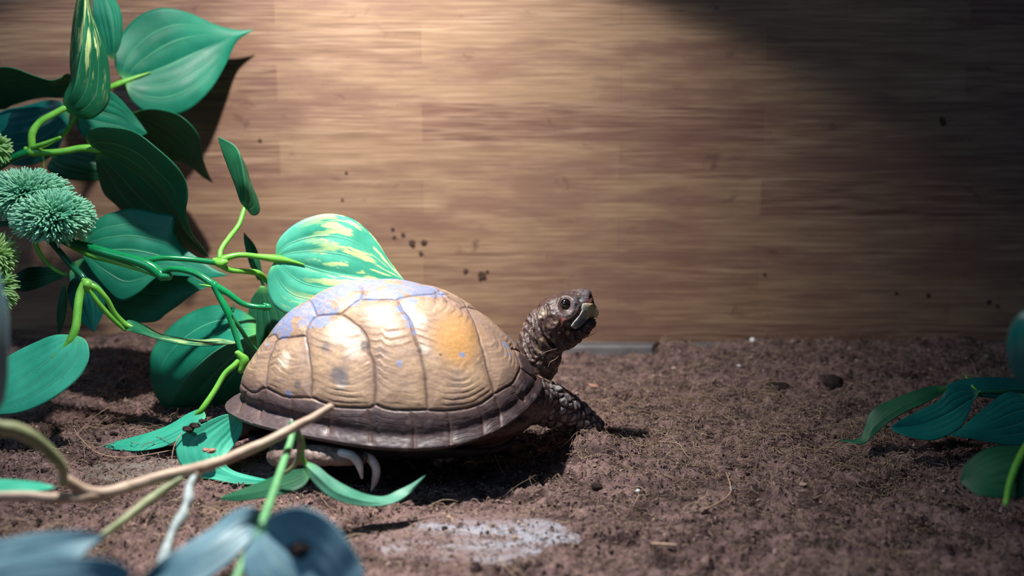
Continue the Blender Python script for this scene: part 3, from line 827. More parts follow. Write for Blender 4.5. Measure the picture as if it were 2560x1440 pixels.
# ------------------------------------------------------------------ leaves
def leaf(parent, Lp, Mp, Rp, mat, label, pet=None, petmat=None, n=46, m=33, cup=.0, pleat=.05, ripple=.05, seed=0, name='leaf'):
    """a leaf blade lofted between its two margins and midrib; each point (px, py, Y)"""
    A = crom([at(*p) for p in Lp], n); Mi = crom([at(*p) for p in Mp], n); B = crom([at(*p) for p in Rp], n)
    s = np.linspace(-1, 1, m); t = np.linspace(0, 1, n)
    W = B - A; T = np.gradient(Mi, axis=0); N = np.cross(T, W); N /= np.linalg.norm(N, axis=1)[:, None] + 1e-9
    wl = np.linalg.norm(W, axis=1)
    if N[n // 2] @ (CAM - Mi[n // 2]) < 0: N = -N
    sa = np.abs(s)[None, :, None]
    E = np.where(s[None, :, None] < 0, A[:, None], B[:, None])
    V = Mi[:, None] * (1 - sa) + E * sa
    bul = cup * wl[:, None] * (sa[..., 0] * (1 - sa[..., 0])) * 4 * .25
    # pleats between the parallel veins
    fade = (smooth(t, 0, .12) * (1 - smooth(t, .35, .85)))[:, None]
    sb = np.abs(s)[None, :]; tt_ = t[:, None]
    ple = -(np.exp(-(sb / .07) ** 2) + .9 * np.exp(-((sb - .34) / .07) ** 2) + .8 * np.exp(-((sb - .62) / .07) ** 2)) + .35
    ns = fbm(V * .45 + seed * 3.1, 2, 200 + seed)
    off_ = bul + pleat * fade * ple * np.clip(wl / wl.max(), 0, 1)[:, None] + ripple * ns * wl.max() * sa[..., 0] * (np.sin(np.pi * t)[:, None])
    V = V + N[:, None] * off_[..., None]
    uv = np.stack([np.broadcast_to((s[None] + 1) / 2, (n, m)), np.broadcast_to(t[:, None], (n, m))], -1).reshape(-1, 2)
    o = mesh(name, V.reshape(-1, 3), grid_faces(n, m), mat, parent, uv=uv)
    md = o.modifiers.new('thickness', 'SOLIDIFY'); md.thickness = .045 * U; md.offset = 0
    if label: o['label'] = label
    if pet: stem('petiole', pet, petmat or M_PET, o, 24, 12, .012)
    return o


# ---- upper spray of the vine, in front of the wall
UP = empty('artificial_vine', at(80, 378, 9) * [1, 1, 0], 'upper leafy spray of artificial pothos vine against the wood wall, largest leaves', 'artificial plant', 'artificial vine sprays')
leaf(UP, [(313, 201, 15), (296, 185, 15), (286, 148, 15), (300, 92, 15.6), (345, 42, 16), (405, 21, 16.3), (470, 32, 16.6), (540, 62, 17), (590, 75, 17.3), (634, 75, 17.5)],
     [(313, 203, 15), (350, 190, 15.4), (420, 165, 15.9), (508, 125, 16.6), (570, 98, 17), (634, 75, 17.5)],
     [(313, 205, 15), (318, 228, 14.8), (335, 258, 14.8), (375, 285, 15), (425, 291, 15.2), (480, 270, 15.6), (530, 220, 16.2), (565, 160, 16.8), (592, 103, 17.2), (634, 75, 17.5)],
     M_LEAF, 'broad green heart-shaped leaf with pointed tip at top', pet=[(200, 262, 12, .10), (240, 238, 13.3, .12), (277, 217, 14.4, .14), (313, 203, 15, .15), (345, 191, 15.25, .09), (375, 181, 15.5, .04)], cup=.10, pleat=.05, seed=1)
leaf(UP, [(160, 272, 9.5), (160, 240, 9.6), (177, 200, 10), (176, 150, 10.4), (182, 67, 10.8), (193, 0, 11), (205, -70, 11)],
     [(160, 272, 9.5), (185, 225, 8.9), (200, 150, 8.8), (210, 80, 9), (214, 0, 9.6), (210, -70, 11)],
     [(160, 274, 9.5), (187, 290, 9.6), (227, 297, 9.8), (263, 270, 10), (275, 233, 10), (273, 167, 9.8), (266, 127, 9.7), (247, 77, 9.7), (230, 27, 10), (215, -70, 11)],
     M_LEAFV2, 'upright folded leaf with yellow-green streaks', pet=[(80, 372, 9, .19), (80, 335, 9, .19), (100, 305, 9.2, .17), (135, 285, 9.4, .16), (162, 270, 9.5, .16)], cup=.15, seed=2)
leaf(UP, [(282, 150, 13), (262, 125, 13), (243, 75, 13), (232, 20, 13), (240, -50, 13.5)], [(282, 150, 13), (285, 100, 12.8), (275, 30, 13), (245, -60, 13.5)],
     [(282, 150, 13), (300, 112, 13.2), (306, 67, 13.4), (301, 27, 13.5), (287, -2, 13.5), (250, -60, 13.5)], M_LEAF, 'leaf cut by the frame behind the folded leaf', seed=3)
leaf(UP, [(200, 215, 13), (173, 183, 12), (150, 193, 11.4), (123, 200, 11), (83, 187, 10.6), (43, 173, 10.5), (0, 170, 10.8), (-90, 190, 12)],
     [(200, 220, 13), (140, 222, 12.6), (60, 215, 12.6), (0, 215, 12.6), (-90, 225, 13)],
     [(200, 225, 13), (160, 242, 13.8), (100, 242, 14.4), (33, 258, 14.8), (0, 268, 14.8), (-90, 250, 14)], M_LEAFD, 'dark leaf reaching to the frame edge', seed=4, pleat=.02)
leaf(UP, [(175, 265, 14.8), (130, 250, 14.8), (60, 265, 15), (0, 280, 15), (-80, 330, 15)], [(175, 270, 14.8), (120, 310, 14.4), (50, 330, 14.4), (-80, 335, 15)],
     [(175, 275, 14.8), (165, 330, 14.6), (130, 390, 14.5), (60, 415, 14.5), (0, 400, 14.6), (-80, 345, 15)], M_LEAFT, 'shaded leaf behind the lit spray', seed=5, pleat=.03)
leaf(UP, [(190, 290, 12), (205, 255, 12), (240, 222, 12), (275, 228, 12.3), (300, 247, 12.5), (327, 277, 12.7), (350, 307, 12.8), (368, 333, 12.8)],
     [(190, 292, 12), (240, 280, 12.2), (300, 295, 12.5), (368, 333, 12.8)],
     [(190, 294, 12), (200, 330, 12), (240, 355, 12.1), (300, 352, 12.4), (340, 345, 12.7), (368, 333, 12.8)], M_LEAF, 'bright green leaf behind, lit through', seed=6,
     pet=[(85, 375, 9.3, .12), (120, 358, 10, .13), (160, 335, 11, .12), (190, 292, 12, .10)])
leaf(UP, [(330, 282, 14.5), (380, 272, 13.2), (430, 280, 12.3), (467, 300, 12), (500, 337, 12.4), (507, 383, 13.4), (518, 425, 14.8), (532, 457, 16)],
     [(330, 285, 14.5), (390, 310, 14.4), (450, 350, 14.8), (495, 405, 15.4), (532, 457, 16)],
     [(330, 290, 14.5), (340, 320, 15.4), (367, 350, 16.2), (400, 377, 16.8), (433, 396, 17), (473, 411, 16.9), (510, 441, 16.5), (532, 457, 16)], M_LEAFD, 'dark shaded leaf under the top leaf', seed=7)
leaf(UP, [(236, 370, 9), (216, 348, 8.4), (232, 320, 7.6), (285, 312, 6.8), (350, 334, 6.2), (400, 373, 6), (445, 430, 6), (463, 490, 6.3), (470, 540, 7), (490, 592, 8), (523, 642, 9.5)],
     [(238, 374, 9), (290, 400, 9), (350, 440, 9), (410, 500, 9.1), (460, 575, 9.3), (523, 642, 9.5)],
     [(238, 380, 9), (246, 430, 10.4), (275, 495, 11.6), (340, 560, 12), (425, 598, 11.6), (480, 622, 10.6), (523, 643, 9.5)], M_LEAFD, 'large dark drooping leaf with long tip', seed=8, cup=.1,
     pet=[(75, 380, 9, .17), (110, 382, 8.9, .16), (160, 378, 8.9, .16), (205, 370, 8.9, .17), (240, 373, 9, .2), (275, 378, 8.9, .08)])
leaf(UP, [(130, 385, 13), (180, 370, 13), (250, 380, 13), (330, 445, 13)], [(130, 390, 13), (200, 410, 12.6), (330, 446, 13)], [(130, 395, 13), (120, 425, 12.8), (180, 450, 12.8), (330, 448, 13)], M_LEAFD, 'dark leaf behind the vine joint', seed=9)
leaf(UP, [(-60, 330, 11), (-30, 300, 11), (27, 281, 11)], [(-60, 335, 11), (-10, 320, 11), (27, 282, 11)], [(-60, 345, 11), (5, 330, 11), (27, 283, 11)], M_LEAFT, 'small leaf tip at the frame edge', seed=10)
stem('stem', [(-90, 445, 10.5, .20), (-20, 425, 9.8, .20), (35, 395, 9.2, .20), (80, 376, 9, .24)], M_STEM, UP, label='glossy dark green stem')
stem('node', [(64, 372, 9, .12), (78, 378, 9, .26), (100, 381, 8.9, .2)], M_PET, UP)
stem('thorn', [(108, 392, 8.8, .07), (110, 405, 8.8, .04), (109, 420, 8.8, .015)], M_PET, UP)
stem('leaf_stub', [(84, 368, 8.8, .13), (110, 360, 8.5, .12), (150, 344, 8.2, .08)], M_PET, UP)

# ---- lower spray: glossy forked stems, leaves behind and over the turtle
LO = empty('artificial_vine', at(380, 668, 4) * [1, 1, 0], 'lower spray of artificial vine with glossy forked stems reaching to the turtle', 'artificial plant', 'artificial vine sprays')
leaf(LO, [(690, 645, 5.5), (692, 610, 5.6), (715, 578, 5.9), (755, 551, 6.3), (805, 537, 6.8), (850, 539, 7), (890, 555, 7), (935, 595, 6.9), (972, 650, 6.6), (1010, 700, 6.3)],
     [(690, 647, 5.5), (740, 658, 5.6), (830, 683, 5.9), (920, 696, 6.1), (1010, 700, 6.3)],
     [(688, 652, 5.5), (672, 680, 5.2), (668, 705, 5.1), (673, 740, 5), (690, 768, 4.9), (720, 785, 4.9), (790, 790, 5), (870, 768, 5.3), (950, 730, 5.9), (1010, 700, 6.3)],
     M_LEAFV, 'bright heart-shaped leaf with yellow marbling above the shell', cup=.10, pleat=.10, seed=11,
     pet=[(540, 655, 4.6, .19), (565, 645, 4.7, .16), (600, 637, 4.9, .13), (650, 642, 5.2, .14), (692, 647, 5.45, .19), (725, 652, 5.5, .10), (760, 662, 5.6, .04)])
leaf(LO, [(612, 516, 6.8), (602, 505, 6.8), (588, 465, 6.8), (570, 418, 7), (553, 372, 7), (545, 342, 7)], [(613, 516, 6.8), (613, 460, 6.2), (603, 400, 6.4), (588, 365, 6.8), (545, 342, 7)],
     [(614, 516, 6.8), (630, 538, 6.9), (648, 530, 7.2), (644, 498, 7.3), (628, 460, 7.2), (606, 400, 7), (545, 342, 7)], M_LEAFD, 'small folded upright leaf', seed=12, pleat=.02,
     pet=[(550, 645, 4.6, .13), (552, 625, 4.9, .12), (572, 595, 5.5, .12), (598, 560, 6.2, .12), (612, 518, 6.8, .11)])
leaf(LO, [(200, 615, 8), (212, 588, 8), (250, 545, 8.2), (295, 528, 8.3), (333, 521, 8.4), (389, 531, 8.3), (437, 541, 8), (433, 565, 7.9), (444, 595, 7.9), (460, 620, 7.9), (493, 643, 7.8), (538, 674, 7.7), (569, 688, 7.6)],
     [(200, 617, 8), (255, 625, 7.6), (330, 625, 7.5), (400, 640, 7.5), (480, 665, 7.6), (569, 688, 7.6)],
     [(200, 620, 8), (213, 650, 7.6), (243, 697, 7.2), (295, 751, 7), (342, 737, 7), (395, 692, 7.2), (450, 690, 7.4), (520, 695, 7.5), (569, 689, 7.6)], M_LEAF, 'broad teal-lit leaf behind the forked stem', seed=13, cup=.08, pleat=.05)
leaf(LO, [(185, 655, 8.8), (230, 640, 8.8), (300, 640, 8.8), (400, 655, 8.8), (480, 690, 8.6), (526, 714, 8.5)], [(185, 660, 8.8), (260, 700, 8.4), (350, 728, 8.3), (430, 735, 8.4), (526, 715, 8.5)],
     [(183, 662, 8.8), (174, 685, 8.6), (180, 715, 8.5), (208, 750, 8.4), (243, 776, 8.3), (300, 800, 8.2), (347, 807, 8.2), (392, 803, 8.2), (415, 785, 8.2), (451, 760, 8.3), (486, 733, 8.4), (526, 715, 8.5)], M_LEAF, 'lower half-shaded leaf behind the forked stem', seed=14, cup=.06)
leaf(LO, [(640, 800, 6.6), (600, 775, 7), (545, 763, 7.2), (492, 775, 7.2), (440, 805, 7), (400, 845, 6.6), (376, 890, 6.2), (378, 950, 6.4), (390, 990, 6.8), (420, 1028, 7.2)],
     [(640, 835, 4.6), (560, 865, 4.5), (500, 910, 4.8), (450, 965, 5.6), (420, 1029, 7.2)], [(645, 880, 5), (640, 930, 6.2), (600, 990, 7.4), (540, 1022, 7.6), (470, 1030, 7.5), (420, 1030, 7.2)], M_LEAF, 'large leaf behind the rear of the shell', seed=15, pleat=.07)
leaf(LO, [(312, 823, 4), (318, 801, 4.2), (355, 811, 4.4), (395, 834, 4.4), (430, 842, 4.3), (470, 849, 4.3), (505, 851, 4.2), (545, 847, 4.1), (592, 856, 4)],
     [(312, 824, 4), (350, 826, 3.6), (400, 843, 3.5), (460, 855, 3.5), (520, 859, 3.6), (592, 857, 4)], [(312, 825, 4), (355, 836, 3.3), (405, 852, 3.2), (455, 861, 3.2), (505, 865, 3.3), (555, 862, 3.5), (592, 858, 4)], M_LEAFV2,
     'narrow edge-on leaf with yellow streak', seed=16, pleat=.02, pet=[(212, 712, 3.4, .19), (238, 718, 3.4, .16), (265, 745, 3.5, .13), (288, 785, 3.8, .13), (315, 812, 4, .13), (350, 822, 3.9, .05)])
leaf(LO, [(185, 838, 2.2), (140, 838, 2.6), (90, 855, 3), (30, 885, 3.2), (-30, 930, 3), (-110, 1030, 2)], [(187, 840, 2.2), (140, 885, 1.9), (70, 940, 1.8), (0, 985, 1.7), (-110, 1035, 2)],
     [(188, 838, 2.2), (212, 848, 2), (223, 872, 1.8), (221, 905, 1.6), (192, 950, 1.3), (130, 1000, 1.1), (60, 1030, 1.1), (0, 1038, 1.3), (-110, 1040, 2)], M_LEAFP, 'lit green leaf hanging at the frame edge', seed=17, cup=.08, pleat=.05,
     pet=[(213, 708, 3.4, .22), (200, 735, 3.2, .2), (194, 775, 2.8, .2), (190, 815, 2.4, .2), (180, 845, 2.2, .2), (160, 870, 2.05, .10), (130, 893, 1.9, .04)])
leaf(LO, [(505, 1020, 1), (470, 1035, 1.2), (430, 1060, 1.4), (393, 1076, 1.5), (340, 1092, 1.6), (287, 1105, 1.6), (246, 1117, 1.5), (222, 1130, 1.3)],
     [(506, 1022, 1), (460, 1062, .7), (400, 1092, .7), (340, 1110, .9), (280, 1115, 1.1), (222, 1130, 1.3)], [(508, 1024, 1), (515, 1042, .8), (500, 1062, .5), (451, 1096, .3), (410, 1117, .3), (348, 1128, .5), (287, 1124, .9), (246, 1124, 1.1), (222, 1131, 1.3)], M_LEAFP,
     'long bright green leaf lying on the soil behind the turtle', seed=18, pleat=.04, pet=[(605, 890, 2.2, .14), (590, 910, 2, .14), (562, 935, 1.8, .13), (535, 980, 1.4, .13), (506, 1022, 1, .14), (490, 1035, .9, .06)])
leaf(LO, [(600, 1034, -1.0), (560, 1037, -1.2), (516, 1055, -1.4), (460, 1084, -1.6), (442, 1106, -1.8), (441, 1130, -2.0), (452, 1162, -2.2), (484, 1190, -2.5), (533, 1199, -2.8), (590, 1210, -3.0), (640, 1210, -3.2), (694, 1205, -3.4)],
     [(602, 1036, -1), (560, 1075, -1.4), (520, 1120, -1.9), (540, 1165, -2.4), (610, 1195, -2.9), (694, 1205, -3.4)], [(604, 1038, -1), (605, 1080, -1.2), (580, 1120, -1.7), (560, 1150, -2.2), (580, 1175, -2.5), (630, 1190, -2.9), (694, 1204, -3.4)], M_LEAFP,
     'pale green leaf sprinkled with soil under the rear of the shell', seed=19, cup=-.05, pleat=.04)
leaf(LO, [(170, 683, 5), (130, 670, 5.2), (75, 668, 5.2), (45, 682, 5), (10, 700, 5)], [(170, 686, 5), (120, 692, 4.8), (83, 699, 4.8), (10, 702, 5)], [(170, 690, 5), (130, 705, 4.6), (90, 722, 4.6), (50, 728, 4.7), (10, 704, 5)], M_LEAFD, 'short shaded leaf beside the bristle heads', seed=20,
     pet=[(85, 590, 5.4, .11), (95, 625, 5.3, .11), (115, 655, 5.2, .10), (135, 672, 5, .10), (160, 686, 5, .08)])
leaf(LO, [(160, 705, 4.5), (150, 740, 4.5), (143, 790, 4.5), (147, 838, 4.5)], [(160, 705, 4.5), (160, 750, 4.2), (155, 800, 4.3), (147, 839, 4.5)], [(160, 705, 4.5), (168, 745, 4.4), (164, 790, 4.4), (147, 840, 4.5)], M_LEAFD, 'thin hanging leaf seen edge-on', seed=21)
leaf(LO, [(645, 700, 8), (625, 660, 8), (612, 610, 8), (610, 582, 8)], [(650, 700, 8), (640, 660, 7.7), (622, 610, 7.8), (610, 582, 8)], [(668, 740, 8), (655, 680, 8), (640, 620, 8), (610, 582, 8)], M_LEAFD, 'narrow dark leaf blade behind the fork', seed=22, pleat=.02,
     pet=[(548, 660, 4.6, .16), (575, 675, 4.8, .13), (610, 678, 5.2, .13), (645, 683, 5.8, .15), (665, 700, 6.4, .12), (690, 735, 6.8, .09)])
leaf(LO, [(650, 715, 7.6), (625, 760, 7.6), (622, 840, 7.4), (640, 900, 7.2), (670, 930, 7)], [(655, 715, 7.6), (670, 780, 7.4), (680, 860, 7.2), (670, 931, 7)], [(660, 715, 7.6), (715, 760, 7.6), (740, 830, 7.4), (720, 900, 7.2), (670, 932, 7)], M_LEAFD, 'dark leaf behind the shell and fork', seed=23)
leaf(LO, [(205, 690, 6), (180, 700, 6), (170, 735, 6), (190, 790, 6), (235, 830, 6)], [(208, 692, 6), (215, 740, 5.8), (235, 831, 6)], [(215, 692, 6), (255, 720, 6), (262, 770, 6), (235, 832, 6)], M_LEAFT, 'small teal leaf behind the leaf joint', seed=24)
stem('stem', [(60, 560, 5.5, .2), (130, 590, 5, .21), (200, 612, 4.6, .22), (280, 636, 4.2, .23), (350, 655, 3.9, .25), (385, 672, 3.8, .27), (405, 690, 3.7, .25), (422, 690, 3.6, .2)], M_STEM, LO, label='glossy dark green main stem')
stem('stem', [(135, 592, 4.9, .12), (190, 620, 4.6, .14), (230, 638, 4.4, .16), (290, 655, 4.2, .13), (340, 672, 4.0, .08), (385, 690, 3.8, .03)], M_PET, LO, label='lighter green side stem')
stem('stem', [(368, 650, 3.9, .15), (410, 645, 4, .13), (470, 648, 4.2, .13), (538, 656, 4.5, .14)], M_STEM, LO)
stem('stem', [(405, 682, 3.7, .14), (430, 672, 3.5, .14), (480, 680, 3.2, .14), (515, 698, 3, .16), (538, 715, 2.9, .18), (570, 733, 2.9, .15), (605, 758, 2.9, .13), (640, 767, 2.9, .12), (668, 767, 2.9, .11)], M_STEM, LO)
stem('stem', [(536, 712, 2.9, .19), (548, 740, 2.8, .15), (570, 780, 2.6, .18), (577, 800, 2.5, .15), (590, 840, 2.4, .13), (603, 880, 2.2, .12)], M_STEM, LO)
stem('stem', [(574, 785, 2.6, .12), (600, 820, 2.9, .11), (625, 860, 3.4, .11), (645, 880, 3.8, .1)], M_STEM, LO)
stem('thorn', [(582, 778, 2.4, .06), (584, 768, 2.4, .035), (583, 756, 2.4, .01)], M_STEM, LO)
stem('thorn', [(528, 716, 2.8, .06), (510, 713, 2.8, .04), (498, 711, 2.8, .015)], M_PET, LO)
stem('stem_tip', [(660, 760, 2.9, .06), (672, 768, 2.9, .14), (660, 775, 2.9, .05)], M_STEM, LO)
stem('node', [(536, 650, 4.5, .12), (550, 657, 4.5, .24), (564, 655, 4.5, .14)], M_PET, LO)
stem('node', [(596, 882, 2.1, .15), (607, 900, 2.1, .24), (602, 925, 2.1, .18)], M_PET, LO, lump=.08, label='torn pale green joint')
stem('node', [(210, 700, 3.4, .15), (218, 712, 3.35, .26), (222, 726, 3.3, .12)], M_PET, LO)
stem('stem', [(118, 595, 4.6, .13), (145, 625, 4.3, .14), (175, 660, 3.9, .15), (205, 690, 3.5, .15), (214, 704, 3.4, .13)], M_STEMD, LO, label='dark green stem')
stem('petiole', [(222, 722, 3.3, .10), (245, 755, 3.4, .13), (280, 795, 3.7, .12), (312, 824, 4, .10)], M_PET, LO)


# ---- bristle flower heads
def bristles(name, parent, cx, cy, Y, R, axis, n, mat, label, ln=.9, rad=.045, sq=(1, 1, 1), seed=0):
    r = np.random.default_rng(seed); c = at(cx, cy, Y); ax_ = np.array(axis, float); ax_ /= np.linalg.norm(ax_)
    VV, FF, o = [], [], 0
    for i in range(n):
        z = 1 - 1.2 * (i + .5) / n; a = i * 2.39996; s = math.sqrt(max(0, 1 - z * z))
        d = np.array([s * math.cos(a), s * math.sin(a), z]) + r.normal(size=3) * (.14 + .25 * (z > .9))
        q = Vector((0, 0, 1)).rotation_difference(Vector(ax_)).to_matrix(); d = np.array(q) @ d; d /= np.linalg.norm(d)
        d = d * np.array(sq); L_ = R * r.uniform(.86, 1.1)
        p0 = c + d * (R - ln) * .6; p2 = c + d * L_; p1 = (p0 + p2) / 2 + np.array([0, 0, .06]) + r.normal(size=3) * .05
        V, F = tube_geo(crom([p0, p1, p2], 5), np.array([.6, .9, 1, .9, .55]) * rad, 5)
        VV.append(V); FF += [[k + o for k in f] for f in F]; o += len(V)
    ob = mesh(name, np.vstack(VV), FF, mat, parent); ob['label'] = label; return ob


BR = empty('artificial_bristle_flower', at(130, 590, 4.5) * [1, 1, 0], 'pair of round mint-green bristle flower heads beside the vine stem', 'artificial plant', 'bristle flowers')
bristles('flower_head', BR, 132, 548, 4.2, 1.66, (.3, -.5, .8), 1200, M_TUFT, 'mint-green bristle head nearer the stem', 1.1, .062, seed=3, sq=(1.12, 1, .78))
bristles('flower_head', BR, 62, 494, 5.6, 1.8, (-.1, -.4, .9), 1200, M_TUFT, 'mint-green bristle head behind, cut by the frame', 1.1, .062, seed=4, sq=(1.2, 1, .72))
stem('stem', [(-80, 566, 5.5, .13), (0, 560, 5.2, .13), (70, 562, 4.8, .13), (135, 588, 4.4, .13)], M_STEMD, BR)
stem('core', [(62, 520, 5.6, .3), (60, 490, 5.6, .45)], M_TUFT, BR)
stem('core', [(130, 575, 4.3, .25), (132, 545, 4.2, .45)], M_TUFT, BR)
BR2 = empty('artificial_bristle_flower', at(-30, 740, 4) * [1, 1, 0], 'yellow-green bristle flower heads at the frame edge below the mint-green pair', 'artificial plant', 'bristle flowers')
bristles('flower_head', BR2, -18, 640, 3.2, 1.15, (.7, -.4, .5), 260, M_TUFTY, 'yellow-green bristle head, upper', .8, .055, seed=6)
bristles('flower_head', BR2, -22, 725, 2.6, 1.2, (.8, -.4, .0), 260, M_TUFTY, 'yellow-green bristle head, lower', .8, .055, seed=7)
stem('stem', [(-120, 760, 3, .15), (-70, 700, 3, .15), (-25, 640, 3.2, .15)], M_STEMD, BR2)
BR3 = empty('artificial_bristle_flower', at(-20, 380, 8) * [1, 1, 0], 'small yellow bristle tuft at the frame edge under the upper leaves', 'artificial plant', 'bristle flowers')
bristles('flower_head', BR3, -22, 372, 8, .95, (.6, -.4, -.2), 120, M_TUFTY, 'yellow-green bristle tuft', .8, .06, seed=8)
stem('stem', [(-120, 420, 8, .13), (-60, 395, 8, .13), (-20, 378, 8, .13)], M_STEMD, BR3)

# ---- foreground spray
FG = empty('artificial_vine', at(700, 1172, -10) * [1, 1, 0], 'blurred spray of artificial vine before the turtle, with a big blue-lit leaf', 'artificial plant', 'artificial vine sprays')
leaf(FG, [(760, 1152, -8), (793, 1166, -7.8), (822, 1190, -7.6), (863, 1215, -7.4), (911, 1236, -7.3), (959, 1242, -7.2), (994, 1227, -7.0), (1032, 1208, -6.8), (1064, 1187, -6.6)],
     [(760, 1158, -8), (795, 1190, -8.4), (840, 1228, -8.4), (911, 1252, -8.2), (960, 1254, -7.8), (1010, 1238, -7.2), (1064, 1188, -6.6)],
     [(758, 1165, -8), (783, 1205, -8.4), (815, 1237, -8.6), (857, 1257, -8.5), (911, 1266, -8.3), (959, 1264, -8), (997, 1252, -7.6), (1030, 1228, -7), (1064, 1189, -6.6)], M_LEAFC, 'curled pale green leaf before the hind foot', seed=31, pleat=.03,
     pet=[(745, 1082, -8.4, .12), (757, 1110, -8.2, .10), (755, 1140, -8, .10), (763, 1160, -8, .09)])
leaf(FG, [(778, 1172, -7.6), (735, 1176, -7.4), (690, 1190, -7.3), (640, 1210, -7.3), (590, 1228, -7.4), (548, 1246, -7.5)], [(778, 1178, -7.6), (720, 1205, -7.8), (640, 1230, -7.8), (548, 1247, -7.5)],
     [(778, 1185, -7.6), (760, 1215, -8), (719, 1234, -8.2), (655, 1246, -8.1), (592, 1253, -7.8), (548, 1248, -7.5)], M_LEAFD, 'shaded olive leaf beside the green stem', seed=32, pleat=.03)
leaf(FG, [(655, 1312, -20), (680, 1285, -20.3), (715, 1270, -20.6), (752, 1266, -20.8), (799, 1281, -21), (841, 1314, -21.3), (873, 1356, -21.7), (900, 1400, -22), (912, 1450, -22.4), (930, 1560, -23)],
     [(655, 1315, -20), (700, 1345, -20.6), (760, 1400, -21.4), (850, 1500, -22.4), (930, 1562, -23)], [(652, 1318, -20), (625, 1360, -20.4), (610, 1410, -21), (640, 1480, -21.8), (760, 1570, -22.6), (930, 1564, -23)], M_LEAFB, 'large blue-lit leaf lowest in the frame', pleat=.02, seed=33, cup=.05)
leaf(FG, [(650, 1298, -19), (640, 1268, -19), (600, 1272, -19), (565, 1292, -19), (528, 1322, -19.4), (464, 1360, -20), (400, 1402, -20.6), (340, 1460, -21)], [(650, 1305, -19), (590, 1325, -19.6), (500, 1380, -20.4), (340, 1475, -21)],
     [(650, 1312, -19), (620, 1360, -20), (560, 1420, -20.8), (470, 1470, -21.4), (340, 1480, -21)], M_LEAFB, 'grey-green leaf half under the green stem', pleat=.02, seed=34)
stem('stem', [(735, 1068, -8.6, .13), (728, 1100, -9, .14), (705, 1168, -11, .15), (682, 1236, -14, .15), (655, 1310, -17.5, .16), (622, 1380, -20, .15), (590, 1450, -21.5, .14), (560, 1540, -23, .14), (500, 1640, -25, .15), (420, 1700, -28, .16)], M_PETF, FG, label='arching bright green stem')
stem('stem', [(742, 1070, -8.6, .1), (750, 1100, -8.5, .12), (748, 1130, -8.3, .11), (735, 1165, -8.2, .09), (700, 1190, -8, .06)], M_OLIVE, FG)
stem('node', [(730, 1060, -8.6, .14), (738, 1075, -8.6, .2), (742, 1092, -8.6, .13)], M_STEM, FG)
stem('petiole', [(655, 1310, -20, .12), (690, 1335, -20.3, .11), (722, 1360, -20.7, .08), (750, 1385, -21, .03)], M_LEAFB, FG)

TW = empty('dry_twig', at(400, 1196, 100.5), 'pale brown dry twig slanting up before the rear of the shell', 'twig')
stem('twig_stem', [(826, 1017, -9, .15), (790, 1040, -9.2, .16), (740, 1067, -9.6, .17), (660, 1108, -10.4, .18), (560, 1150, -11.4, .19), (500, 1170, -12, .21), (428, 1186, -12.6, .20), (367, 1203, -13, .20), (306, 1222, -13.4, .21), (254, 1233, -13.8, .22), (214, 1228, -14, .22), (183, 1212, -14.2, .2), (162, 1195, -14.4, .17)], M_TWIG, TW, 60, 14, .05)
stem('twig_branch', [(300, 1225, -13.4, .16), (230, 1243, -14, .19), (168, 1247, -14.4, .19), (122, 1246, -14.8, .18), (61, 1240, -15, .17), (-20, 1243, -15.4, .16), (-110, 1250, -16, .16)], M_TWIG, TW, 40, 14, .05)
stem('twig_knot', [(470, 1180, -12.1, .22), (487, 1186, -12.1, .30), (492, 1196, -12.1, .2)], M_TWIG, TW, 12, 14, .06)
TD = empty('curling_tendril', at(60, 1085, -16) * [1, 1, 0], 'thick olive tendril curling down from the frame edge onto the twig', 'plant stem')
stem('tendril_stem', [(-120, 1075, -17, .22), (-40, 1060, -16.6, .23), (0, 1068, -16.4, .25), (46, 1078, -16, .25), (92, 1102, -15.6, .24), (131, 1138, -15.2, .21), (156, 1172, -14.9, .18), (158, 1210, -14.7, .15)], M_OLIVE, TD, 40, 14, .04)
FR = empty('frayed_stalk', at(470, 1210, -13) * [1, 1, 0], 'whitish frayed stalk hanging from the brown twig', 'plant stem')
stem('stalk_stem', [(487, 1190, -12.2, .13), (474, 1215, -13, .14), (470, 1245, -14, .19), (466, 1262, -14.4, .12), (455, 1290, -15, .19), (440, 1312, -15.6, .17), (425, 1345, -16.2, .12), (412, 1385, -17.4, .18), (402, 1430, -18.6, .19), (395, 1490, -20, .2)], M_FRAY, FR, 50, 12, .06)
OL = empty('olive_shoot', at(350, 1265, 100.3), 'short olive shoot lying on the soil beside the frayed stalk', 'plant stem')
stem('shoot_stem', [(452, 1196, -12.6, .13), (415, 1222, -13, .16), (375, 1250, -13.6, .17), (320, 1292, -14.4, .15), (270, 1330, -15.4, .13), (230, 1360, -16, .1)], M_OLIVE, OL, 30, 12, .05)
BL = empty('fallen_leaf', at(60, 1400, -24) * [1, 1, 0], 'large blue-lit leaf filling the lower corner beside the frayed stalk', 'leaf', 'loose leaves')
leaf(BL, [(-120, 1400, -22), (-60, 1365, -22), (0, 1350, -22), (80, 1335, -22), (160, 1328, -22), (222, 1328, -22), (262, 1336, -22)], [(-120, 1440, -23), (0, 1400, -22.6), (120, 1370, -22.4), (262, 1338, -22)],
     [(-120, 1500, -24), (0, 1500, -24), (100, 1470, -23.6), (180, 1410, -23), (225, 1370, -22.4), (262, 1340, -22)], M_LEAFB, 'blue-lit blade', pleat=.02, seed=36, name='leaf_blade')
leaf(BL, [(-60, 1430, -24.5), (60, 1400, -24.5), (180, 1392, -24.5), (280, 1400, -24.5), (330, 1425, -24.5)], [(-60, 1480, -25), (120, 1450, -25), (330, 1430, -24.5)], [(-60, 1560, -25.5), (150, 1540, -25.5), (290, 1490, -25), (330, 1435, -24.5)], M_LEAFB, None, pleat=.02, seed=37, name='leaf_blade')
